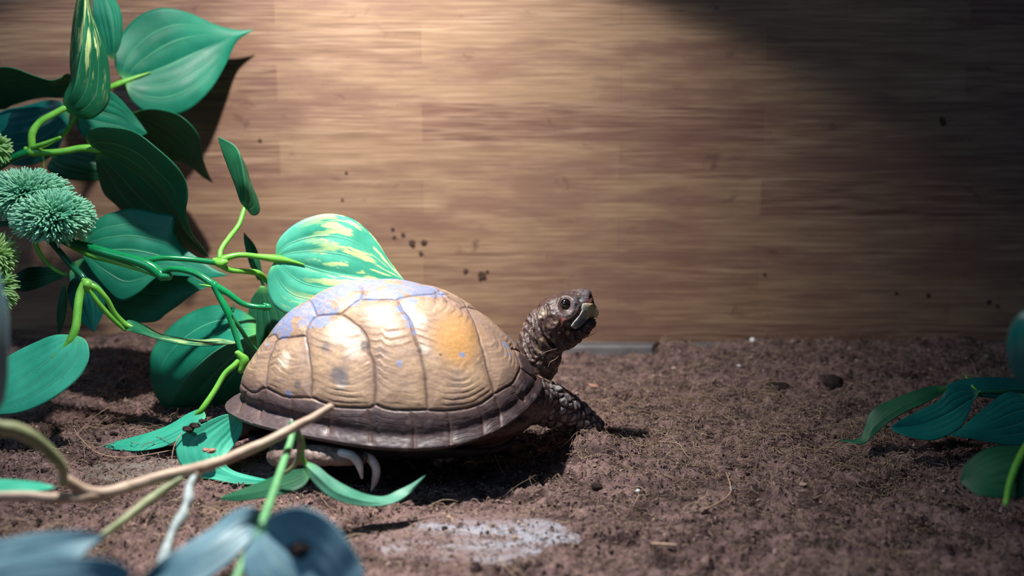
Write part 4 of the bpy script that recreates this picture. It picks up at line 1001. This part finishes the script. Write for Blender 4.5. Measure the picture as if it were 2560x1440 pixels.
BG = empty('fallen_leaf', at(60, 1215, -13) * [1, 1, 0], 'small green blurred leaf under the olive tendril', 'leaf', 'loose leaves')
leaf(BG, [(-80, 1205, -12.5), (0, 1200, -12.5), (80, 1204, -12.5), (138, 1216, -12.5)], [(-80, 1215, -13), (40, 1214, -13), (138, 1218, -12.5)], [(-80, 1232, -13.5), (20, 1232, -13.5), (100, 1228, -13.2), (138, 1220, -12.5)], M_LEAFP, None, seed=38, name='leaf_blade')
EL = empty('fallen_leaf', at(-10, 900, -17) * [1, 1, 0], 'dark blue-grey leaf edge standing upright at the frame edge', 'leaf', 'loose leaves')
leaf(EL, [(-60, 640, -17), (-12, 670, -17), (6, 720, -17), (18, 790, -17), (22, 880, -17), (17, 960, -17), (0, 1020, -17), (-60, 1080, -17)], [(-60, 640, -18), (-30, 760, -18), (-28, 900, -18), (-60, 1080, -18)], [(-90, 640, -17), (-110, 800, -17), (-110, 950, -17), (-60, 1082, -17)], M_LEAFB, None, pleat=.02, seed=39, name='leaf_blade')

# ---- plant at the dark end
RP = empty('artificial_vine', at(2480, 1100, 100) , 'dark teal vine leaves lying on the soil at the dark end of the tank', 'artificial plant', 'artificial vine sprays')
leaf(RP, [(2368, 968, 2.4), (2335, 965, 2.4), (2279, 980, 2.2), (2222, 1003, 2), (2189, 1019, 1.8), (2170, 1041, 1.6), (2160, 1075, 1.2), (2142, 1098, .9), (2100, 1098, 1)], [(2368, 972, 2.4), (2310, 990, 1.9), (2230, 1030, 1.4), (2185, 1068, 1), (2155, 1102, .8), (2100, 1100, 1)],
     [(2368, 978, 2.4), (2316, 1006, 1.6), (2260, 1032, 1.3), (2215, 1062, 1), (2185, 1088, .8), (2155, 1110, .6), (2100, 1103, 1)], M_LEAFD, 'narrow dark leaf curling to the soil', seed=41, pleat=.02)
leaf(RP, [(2450, 978, 1.6), (2400, 962, 1.7), (2368, 972, 1.6), (2346, 1000, 1.3), (2297, 1026, 1), (2249, 1052, .7), (2226, 1067, .6)], [(2448, 982, 1.5), (2405, 1015, 1), (2350, 1045, .7), (2290, 1065, .6), (2226, 1068, .6)],
     [(2446, 985, 1.4), (2432, 1006, 1), (2421, 1036, .5), (2402, 1067, 0), (2365, 1091, -.3), (2327, 1102, -.4), (2279, 1095, -.1), (2241, 1082, .3), (2226, 1069, .6)], M_LEAFT, 'glossy teal leaf with pointed tip', seed=42, cup=.12, pleat=.05)
leaf(RP, [(2560, 985, 1), (2515, 982, 1), (2481, 1004, .8), (2440, 1037, .3), (2402, 1071, -.2), (2375, 1087, -.4)], [(2600, 1020, .4), (2540, 1030, .2), (2470, 1060, -.2), (2375, 1088, -.4)],
     [(2660, 1060, 0), (2600, 1110, -.6), (2522, 1112, -.8), (2447, 1100, -.6), (2400, 1092, -.5), (2375, 1089, -.4)], M_LEAFT, 'second glossy teal leaf, cut by the frame', seed=43, cup=.1, pleat=.05)
leaf(RP, [(2660, 955, 3), (2560, 948, 3), (2500, 944, 2.8), (2450, 944, 2.6), (2400, 950, 2.4), (2365, 965, 2.3)], [(2660, 975, 2.6), (2560, 972, 2.4), (2450, 966, 2.2), (2365, 968, 2.2)], [(2660, 1010, 2), (2560, 1005, 1.8), (2450, 992, 1.8), (2400, 985, 2), (2365, 972, 2.1)], M_LEAFT, 'arched leaf over the others', seed=44)
stem('petiole', [(2448, 982, 1.5, .06), (2430, 965, 2.2, .06), (2415, 940, 3.2, .05)], M_PET, RP)
stem('stem', [(2660, 1000, 2, .18), (2590, 985, 1.8, .16), (2520, 980, 1.4, .14), (2450, 980, 1.5, .1)], M_STEMD, RP)
RG = empty('artificial_vine', at(2560, 1200, -10) * [1, 1, 0], 'blurred green leaf and stem nearest the camera at the dark end', 'artificial plant', 'artificial vine sprays')
leaf(RG, [(2600, 1120, -9), (2540, 1115, -9), (2470, 1120, -9.2), (2415, 1160, -9.5), (2400, 1200, -10)], [(2600, 1160, -10), (2520, 1160, -10), (2400, 1202, -10)], [(2600, 1230, -11), (2530, 1245, -11), (2450, 1240, -10.8), (2400, 1205, -10)], M_LEAFD, 'dark green blurred leaf', seed=45)
stem('stem', [(2640, 1040, -8, .16), (2580, 1100, -9, .16), (2548, 1150, -10, .15), (2525, 1210, -11, .13), (2515, 1260, -12, .1)], M_PET, RG, label='bright green stem')
RT = empty('artificial_vine', at(2600, 900, -16) * [1, 1, 0], 'dark blurred leaf hanging at the frame edge above the teal leaves', 'artificial plant', 'artificial vine sprays')
leaf(RT, [(2640, 740, -16), (2575, 765, -16), (2535, 800, -16), (2518, 850, -16), (2522, 905, -16), (2545, 950, -16), (2620, 1000, -16)], [(2640, 740, -17), (2600, 860, -17), (2620, 1000, -16)], [(2640, 740, -16), (2700, 860, -16), (2620, 1000, -16)], M_LEAFT, 'dark teal blade', seed=46)
stem('stem', [(2640, 740, -16, .15), (2680, 680, -16, .15), (2760, 560, -14, .15), (2860, 300, -6, .16), (2900, 150, 4, .17), (2950, 60, 14, .18), (2980, 40, 18.9, .18)], M_STEMD, RT)

# ------------------------------------------------------------------ loose soil: crumbs and coconut fibres nobody could count
def scatter(n, seed, xr, yr, keep=None):
    r = np.random.default_rng(seed); x = r.uniform(*xr, n); y = r.uniform(*yr, n)
    u, v = proj(np.stack([x, y, x * 0], -1)); ok = (u > -60) & (u < 2620) & (v < 1500)
    return x[ok], y[ok], r


def crumb_mesh(n, seed, smin, smax, power, yr=(-18, WY - .1)):
    x, y, r = scatter(n, seed, (-34, 34), yr); k = len(x)
    zt_, on = top_h(x, y); ok = ~on | (r.random(k) < .35); x, y, zt_ = x[ok], y[ok], zt_[ok]; k = len(x)
    S = smin + (smax - smin) * r.random(k) ** power
    base = np.array([[1, 0, 0], [-1, 0, 0], [0, 1, 0], [0, -1, 0], [0, 0, 1], [0, 0, -1]], float)
    tri = np.array([[0, 2, 4], [2, 1, 4], [1, 3, 4], [3, 0, 4], [2, 0, 5], [1, 2, 5], [3, 1, 5], [0, 3, 5]])
    # one midpoint subdivision -> 18 vertices, 32 triangles, then jitter
    ed = {}; Vb = [b for b in base]; T2 = []
    def mid(a, b):
        key = (min(a, b), max(a, b))
        if key not in ed:
            m_ = (Vb[a] + Vb[b]); ed[key] = len(Vb); Vb.append(m_ / np.linalg.norm(m_))
        return ed[key]
    for a, b, c_ in tri:
        ab, bc_, ca = mid(a, b), mid(b, c_), mid(c_, a); T2 += [[a, ab, ca], [ab, b, bc_], [ca, bc_, c_], [ab, bc_, ca]]
    Vb = np.array(Vb); T2 = np.array(T2); nv = len(Vb)
    V = Vb[None] * (1 + r.normal(size=(k, nv, 1)) * .22) * S[:, None, None] * r.uniform(.5, 1.3, (k, 1, 3))
    a = r.uniform(0, 6.28, k); ca, sa = np.cos(a)[:, None], np.sin(a)[:, None]
    V = np.stack([V[..., 0] * ca - V[..., 1] * sa, V[..., 0] * sa + V[..., 1] * ca, V[..., 2]], -1)
    V = V + np.stack([x, y, zt_ + S * .35], -1)[:, None]
    t = r.random((k, 1)); pal = np.array([.095, .060, .057]) * (1 - t) + np.array([.36, .24, .215]) * t
    dk = r.random((k, 1)) < .2; pal = np.where(dk, np.array([.035, .022, .022]), pal); lt = r.random((k, 1)) < .05; pal = np.where(lt, np.array([.42, .30, .24]), pal)
    C_ = np.repeat(pal[:, None], nv, 1).reshape(-1, 3)
    F = (T2[None] + (np.arange(k) * nv)[:, None, None]).reshape(-1, 3)
    return V.reshape(-1, 3), F, C_


STONES = [(-1.7, -8.6, 4.7, 3.0, .07, 21), (-14.2, -1.2, 5.0, 1.7, .04, 25)]


def stone_edge(a, seed): return 1 + .22 * fbm(np.stack([np.cos(a) * 1.6, np.sin(a) * 1.6, a * 0 + seed], -1), 3, seed)


def top_h(x, y):
    z = ground_h(x, y); on = np.zeros(np.shape(x), bool)
    for cx, cy, rx, ry, zt, sd_ in STONES:
        u, v = (x - cx) / rx, (y - cy) / ry; inn = np.hypot(u, v) < stone_edge(np.arctan2(v, u), sd_) * .98
        z = np.where(inn, np.maximum(z, zt), z); on |= inn
    return z, on


V1, F1, C1 = crumb_mesh(34000, 1, .02, .085, 1.8); V2, F2, C2 = crumb_mesh(900, 2, .08, .20, 2.6)
o = mesh('soil_crumbs', np.vstack([V1, V2]), np.vstack([F1, F2 + len(V1)]), M_CRUMB, col=np.vstack([C1, C2]), smooth_=False)
tag(o, 'loose brown coconut soil crumbs strewn over the tank floor', 'soil', kind='stuff')


def fibre_mesh(n, seed, lmin, lmax, rad, lift, yr=(-18, WY - .2), where=None, col=((.20, .13, .09), (.46, .34, .24))):
    x, y, r = scatter(n, seed, (-32, 32), yr)
    if where is not None:
        ok = where(x, y, r); x, y = x[ok], y[ok]
    k = len(x); m = 8; q = 3
    Ln = lmin + (lmax - lmin) * r.random(k) ** 2
    th = r.uniform(0, 2 * np.pi, k); cur = r.normal(0, 1.0, k); cur2 = r.normal(0, .9, k)
    s_ = np.linspace(-.5, .5, m)[None]; ang = th[:, None] + cur[:, None] * s_ * 1.6 + cur2[:, None] * np.sin(s_ * 6)
    dx = np.cos(ang) * (Ln / m)[:, None]; dy = np.sin(ang) * (Ln / m)[:, None]
    Xp = x[:, None] + np.cumsum(dx, 1); Yp = np.minimum(y[:, None] + np.cumsum(dy, 1), WY - .05)
    zz = top_h(Xp.ravel(), Yp.ravel())[0].reshape(k, m)
    zl = (r.random((k, 1)) ** 3 * lift) * (np.cos(s_ * np.pi * r.uniform(.4, 1.4, (k, 1))) ** 2) + .03 + r.random((k, 1)) * .05
    zz = zz * .5 + np.max(zz, 1, keepdims=True) * .5 + zl
    P = np.stack([Xp, Yp, zz], -1); T = np.gradient(P, axis=1); T /= np.linalg.norm(T, axis=-1, keepdims=True)
    N = np.cross(T, [0, 0, 1.]); N /= np.linalg.norm(N, axis=-1, keepdims=True) + 1e-9; B = np.cross(T, N)
    R = (rad * r.uniform(.55, 1.3, (k, 1))) * (1 - .75 * (2 * np.abs(s_)) ** 4)
    a = np.arange(q) * 2 * np.pi / q
    V = P[:, :, None] + R[:, :, None, None] * (np.cos(a)[None, None, :, None] * N[:, :, None] + np.sin(a)[None, None, :, None] * B[:, :, None])
    F0 = grid_faces(m, q, True); F = (F0[None] + (np.arange(k) * m * q)[:, None, None]).reshape(-1, 4)
    t = r.random((k, 1)); pal = np.array(col[0]) * (1 - t) + np.array(col[1]) * t
    return V.reshape(-1, 3), F, np.repeat(pal, m * q, 0)


def fw(x, y, r):                                       # fibres gather in mats right of the turtle and along the back
    d = .25 + .9 * np.exp(-(((x - 9) / 8) ** 2 + ((y - 3) / 5) ** 2)) + .35 * np.exp(-(((x + 15) / 4) ** 2 + ((y - 3) / 2) ** 2)) + .4 * smooth(fbm(np.stack([x * .25, y * .25, x * 0], -1), 2, 77), .1, .5)
    d = d * np.where((np.abs(x + 5.5) < 6.5) & (np.abs(y) < 3.6), .1, 1)
    return r.random(len(x)) < d


VV, FF, CC, o_ = [], [], [], 0
for a in (fibre_mesh(30000, 11, .25, 1.3, .013, .22, where=fw), fibre_mesh(5000, 12, 1.0, 3.6, .015, .6, where=fw), fibre_mesh(26000, 14, .15, .6, .024, .12, col=((.07, .045, .04), (.28, .19, .16)))):
    VV.append(a[0]); FF.append(a[1] + o_); CC.append(a[2]); o_ += len(a[0])
tag(mesh('coconut_fibres', np.vstack(VV), np.vstack(FF), M_FIBRE, col=np.vstack(CC)), 'fine tan coconut fibres matted over the soil', 'fibre', kind='stuff')


# ------------------------------------------------------------------ single pieces lying about
def flat_stone(cx, cy, rx, ry, ztop, seed, label, c1, c2, streak):
    n, k = 44, 90; a = np.linspace(0, 2 * np.pi, k, endpoint=False)
    ed_ = stone_edge(a, seed)
    V = []
    for r_ in np.linspace(.02, 1, n): V.append(np.stack([cx + rx * ed_ * np.cos(a) * r_, cy + ry * ed_ * np.sin(a) * r_, a * 0 + ztop - .12 * r_ ** 8], -1))
    for q, dz in ((1.03, -.3), (1.0, -.8), (.6, -.85), (.02, -.85)): V.append(np.stack([cx + rx * ed_ * np.cos(a) * q, cy + ry * ed_ * np.sin(a) * q, a * 0 + ztop + dz], -1))
    V = np.vstack(V); up = V[:, 2] > ztop - .2
    V[:, 2] += .10 * fbm(V * np.array([.5, .9, 1]), 4, seed + 3) + up * .03 * fbm(V * 4, 3, seed + 5)
    t = smooth(fbm(V * np.array([.35, .9, 1.]) * streak, 4, seed + 7), -.15, .55)[:, None]; f = (1 + .25 * fbm(V * 6, 3, seed + 9))[:, None]
    C_ = (np.array(c1) * (1 - t) + np.array(c2) * t) * f
    F = grid_faces(n + 4, k, True).tolist() + [list(range(k))[::-1], list(range(len(V) - k, len(V)))]
    o = mesh('flat_stone', V, F, M_CRUMB, at_=(cx, cy, 0), col=np.clip(C_, 0, 1)); return tag(o, label, 'stone')


flat_stone(-1.7, -8.6, 4.7, 3.0, .07, 21, 'pale blue-grey flat stone half buried in the soil in front of the turtle', (.17, .112, .105), (.32, .34, .40), 1.0)
flat_stone(-14.2, -1.2, 5.0, 1.7, .04, 25, 'grey-brown flat stone between the brown twig and the long green leaf', (.15, .115, .105), (.20, .165, .15), 1.6)


def lump(name, px, py, r, mat, label, cat='soil clod', lift=.5, sq=(1.2, 1, .7), seed=0, z0=None, group=None, rot=0.0, rough=.35):
    p = at(px, py, 100); p = at(px, py, 100 + float(ground_h(p[0], p[1])) + r * sq[2] * lift) if z0 is None else np.array(at(px, py, z0))
    V, F = ellipsoid((0, 0, 0), 1, 1, 1, 16, 22); V = V * (1 + rough * fbm(V * 1.7 + seed * 5.1, 3, 300 + seed))[:, None]
    V = V * np.array(sq) * r; ca, sa = math.cos(rot), math.sin(rot); V = np.stack([V[:, 0] * ca - V[:, 1] * sa, V[:, 0] * sa + V[:, 1] * ca, V[:, 2]], 1) + p
    o = mesh(name, V, F, mat, at_=p); return tag(o, label, cat, group)


lump('soil_clod', 1196, 1236, .30, M_CLOD, 'black soil clod on the far edge of the pale flat stone', seed=1)
lump('soil_clod', 1268, 1212, .30, M_CLOD, 'flat dark soil clod just beyond the pale flat stone, right of the black one', sq=(1.5, .8, .45), seed=2)
lump('soil_clod', 1492, 1216, .20, M_CLOD, 'small dark soil clod right of the pale flat stone', seed=3)
lump('soil_clod', 2085, 962, .55, M_CLOD, 'large dark hollow clod near the narrow dark leaf', sq=(1, .8, .9), seed=4, lift=.1)
lump('soil_clod', 1950, 970, .42, M_CLOD, 'dark soil clod to the left of the large one', seed=5, lift=.1)
lump('soil_clod', 765, 1372, .40, M_CLOD, 'crumbly brown soil clod lying on the big blue-lit leaf', seed=6, z0=-21.0, rough=.6)
lump('pebble', 1176, 1164, .26, M_CHIPR, 'rounded reddish pebble at the edge of the shell shadow', 'pebble', seed=7, sq=(1.3, 1, .8), rough=.15)
lump('wood_chip', 1120, 1292, .30, M_CHIP, 'tan wood chip on the near side of the pale flat stone', 'wood chip', seed=8, sq=(.35, 1.6, .22), rot=.5, lift=1.6, rough=.2)
lump('wood_chip', 1306, 1372, .30, M_CHIP, 'short tan wood chip nearer the camera than the pale flat stone', 'wood chip', seed=9, sq=(.4, 1.3, .22), rot=.1, rough=.2)
lump('wood_chip', 1472, 962, .42, M_CHIPR, 'reddish wood chip behind the foreleg, lying on the soil', 'wood chip', seed=10, sq=(1.6, .35, .22), rot=-.6, rough=.2)
lump('wood_chip', 1612, 1078, .22, M_CHIPR, 'small orange-brown chip tangled in fibres before the foreleg shadow', 'wood chip', seed=11, sq=(1.2, .5, .3), rot=.7, rough=.25)
lump('wood_chip', 1660, 1360, .26, M_CHIP, 'thin pale wood chip in the foreground soil right of the stone', 'wood chip', seed=12, sq=(1.9, .3, .18), rot=-.15, rough=.2)
lump('wood_chip', 2105, 1140, .30, M_CHIPR, 'orange-brown wood chip beside the tip of the narrow dark leaf', 'wood chip', seed=13, sq=(1.1, .4, .25), rot=.8, rough=.25)
for i, (u, v, r_, lb) in enumerate(((1595, 1228, .10, 'white perlite bead right of the pale flat stone'), (1820, 1187, .12, 'white perlite bead at the top of the curved pale fibre'), (1829, 1222, .12, 'white perlite bead at the middle of the curved pale fibre'),
                                 (1881, 850, .16, 'white bead at the top of the soil bank against the wall'), (1847, 916, .12, 'white bead on the back soil below the wall'), (1671, 1119, .09, 'tiny white bead among the fibres before the foreleg'))):
    lump('perlite_bead', u, v, r_, M_PERL, lb, 'perlite bead', seed=20 + i, rough=.3, sq=(1, 1, .9), lift=1.0)
# dirt flecks stuck to the board, each its own small piece
M_DIRT = mat_plain('dried_dirt', (.045, .026, .018), (.09, .055, .04), 300, .9, .6, .1)
for i, (u, v, r_, lb) in enumerate((
        (982, 573, 4.5, 'topmost faint dirt fleck of the group on the wood wall right of the marbled leaf'),
        (1008, 588, 5, 'round dirt fleck second from the top of the group beside the marbled leaf'),
        (1030, 609, 8, 'largest darkest dirt fleck in the middle of the group beside the marbled leaf'),
        (1060, 607, 7, 'dirt fleck farthest from the marbled leaf in that wall group'),
        (1052, 635, 5, 'brown dirt fleck lowest in the wall group beside the marbled leaf'),
        (986, 594, 4, 'small dirt smudge of the wall group closest to the marbled leaf'),
        (1164, 678, 6, 'round dirt fleck on the wall above the front of the shell'),
        (1205, 690, 9, 'slanted blackish dirt fleck on the wall above the front of the shell'),
        (1218, 679, 4, 'tiny dirt fleck touching the slanted blackish one on the wall'),
        (866, 432, 3.5, 'small dirt fleck on the wall high above the marbled leaf'),
        (856, 500, 3.5, 'faint dirt fleck on the wall just above the marbled leaf'),
        (650, 352, 4, 'dirt fleck on the wall right of the shadow of the top leaf'),
        (2240, 733, 4, 'first dirt fleck from the head along the dim lower wall'),
        (2320, 738, 5, 'darkest dirt fleck on the dim lower wall above the teal leaves'),
        (2472, 755, 5.5, 'dirt fleck on the dim wall close to the hanging blurred leaf'),
        (2494, 766, 4, 'dirt fleck on the dim wall touching the edge of the hanging blurred leaf'),
        (1912, 687, 3.5, 'single dirt fleck on the wall halfway between head and dim end'),
        (2356, 304, 8, 'slanting dark mark of dirt high on the dim wall at the shade edge'))):
    lump('dirt_fleck', u, v, r_ / 44.7, M_DIRT, lb, 'dirt fleck', seed=40 + i, z0=WY - .02, sq=(1, .35, 1.15), rot=0, rough=.7)
# crumbs on the pale leaf under the shell and single pale strands
for i, (u, v, Yd, r_, lb) in enumerate(((470, 1073, -1.75, .17, 'lumpy dark crumb at the low end of the heap where two green leaves meet'), (487, 1064, -1.75, .16, 'dark crumb in the middle of the heap where two green leaves meet'),
                                    (506, 1053, -1.7, .13, 'dark crumb at the petiole end of the heap where two green leaves meet'))):
    lump('soil_crumb', u, v, r_, M_CLOD, lb, 'soil crumb', seed=60 + i, z0=Yd, rough=.7, sq=(1.4, 1, .7))
for i, (u, v, Yd, r_, lb) in enumerate(((514, 1125, -2.6, .12, 'smaller reddish crumb on the pale leaf above the twig'), (529, 1127, -2.6, .16, 'larger reddish crumb on the pale leaf above the twig'))):
    lump('soil_crumb', u, v, r_, M_CHIPR, lb, 'soil crumb', seed=70 + i, z0=Yd, rough=.6)


def strand(label, pts, mat=M_CHIP):
    P, R_ = px_path(pts, 30); V, F = tube_geo(P, R_, 6); tag(mesh('fibre_strand', V, F, mat, at_=P[0]), label, 'fibre')


strand('long tan fibre looping on the soil under the long green leaf', [(183, 1069, 2.0, .018), (205, 1100, 1.2, .022), (240, 1130, .4, .022), (290, 1143, 0, .022), (350, 1140, 0, .02), (420, 1127, .3, .018), (470, 1118, .6, .012)])
strand('tan fibre arching down beside the pale leaf', [(455, 1082, -1.8, .02), (440, 1105, -2.0, .024), (431, 1135, -2.2, .024), (428, 1170, -2.4, .02)])
strand('pale fibre caught across the turtle neck', [(1346, 893, .95, .007), (1360, 882, .9, .009), (1375, 876, .9, .009), (1392, 872, .95, .006)])
strand('pale curved fibre hanging below the turtle throat', [(1370, 918, .95, .007), (1376, 905, .9, .011), (1390, 897, .95, .009), (1397, 888, 1.0, .006)])
strand('dark hair-like root sticking out below the turtle chin', [(1450, 848, 1.8, .012), (1470, 841, 1.6, .016), (1490, 831, 1.6, .01)], M_CLOD)
strand('pale curved fibre in the foreground soil holding two white beads', [(1815, 1180, 100.3, .02), (1824, 1205, 100.4, .025), (1826, 1232, 100.5, .03), (1800, 1255, 100.4, .035), (1765, 1272, 100.3, .03)], M_CHIP)
strand('thin pale fibre standing at the edge of the shell shadow', [(1236, 1136, 100.5, .018), (1243, 1152, 100.4, .022), (1252, 1172, 100.3, .02), (1264, 1188, 100.2, .014)], M_CHIP)

lump('soil_clod', 2078, 842, .52, M_CLOD, 'dark soil clod on top of the bank against the wood wall', sq=(1.5, .6, .7), seed=81, lift=.2)
lump('soil_clod', 2358, 846, .30, M_CLOD, 'small dark clod on the bank near the dim end of the wall', sq=(1.4, .6, .6), seed=82, lift=.5)
lump('soil_clod', 2466, 850, .28, M_CLOD, 'dark clod stuck to the wall base close to the hanging blurred leaf', sq=(1, .6, .9), seed=83, lift=.8)
lump('soil_clod', 1645, 872, .34, M_CLOD, 'dark clod at the end of the bare plastic strip behind the head', sq=(1, .7, 1.1), seed=84, lift=.4)
lump('bark_chunk', 118, 812, .75, M_CHIPR, 'pinkish bark chunk in the shade behind the hanging lit leaf', 'bark', sq=(1.3, .8, .6), seed=85, rough=.5)
lump('bark_chunk', 440, 800, .60, M_CHIPR, 'reddish bark chunk glimpsed between the two teal leaves behind the fork', 'bark', sq=(1.7, .8, .6), seed=86, rough=.5)
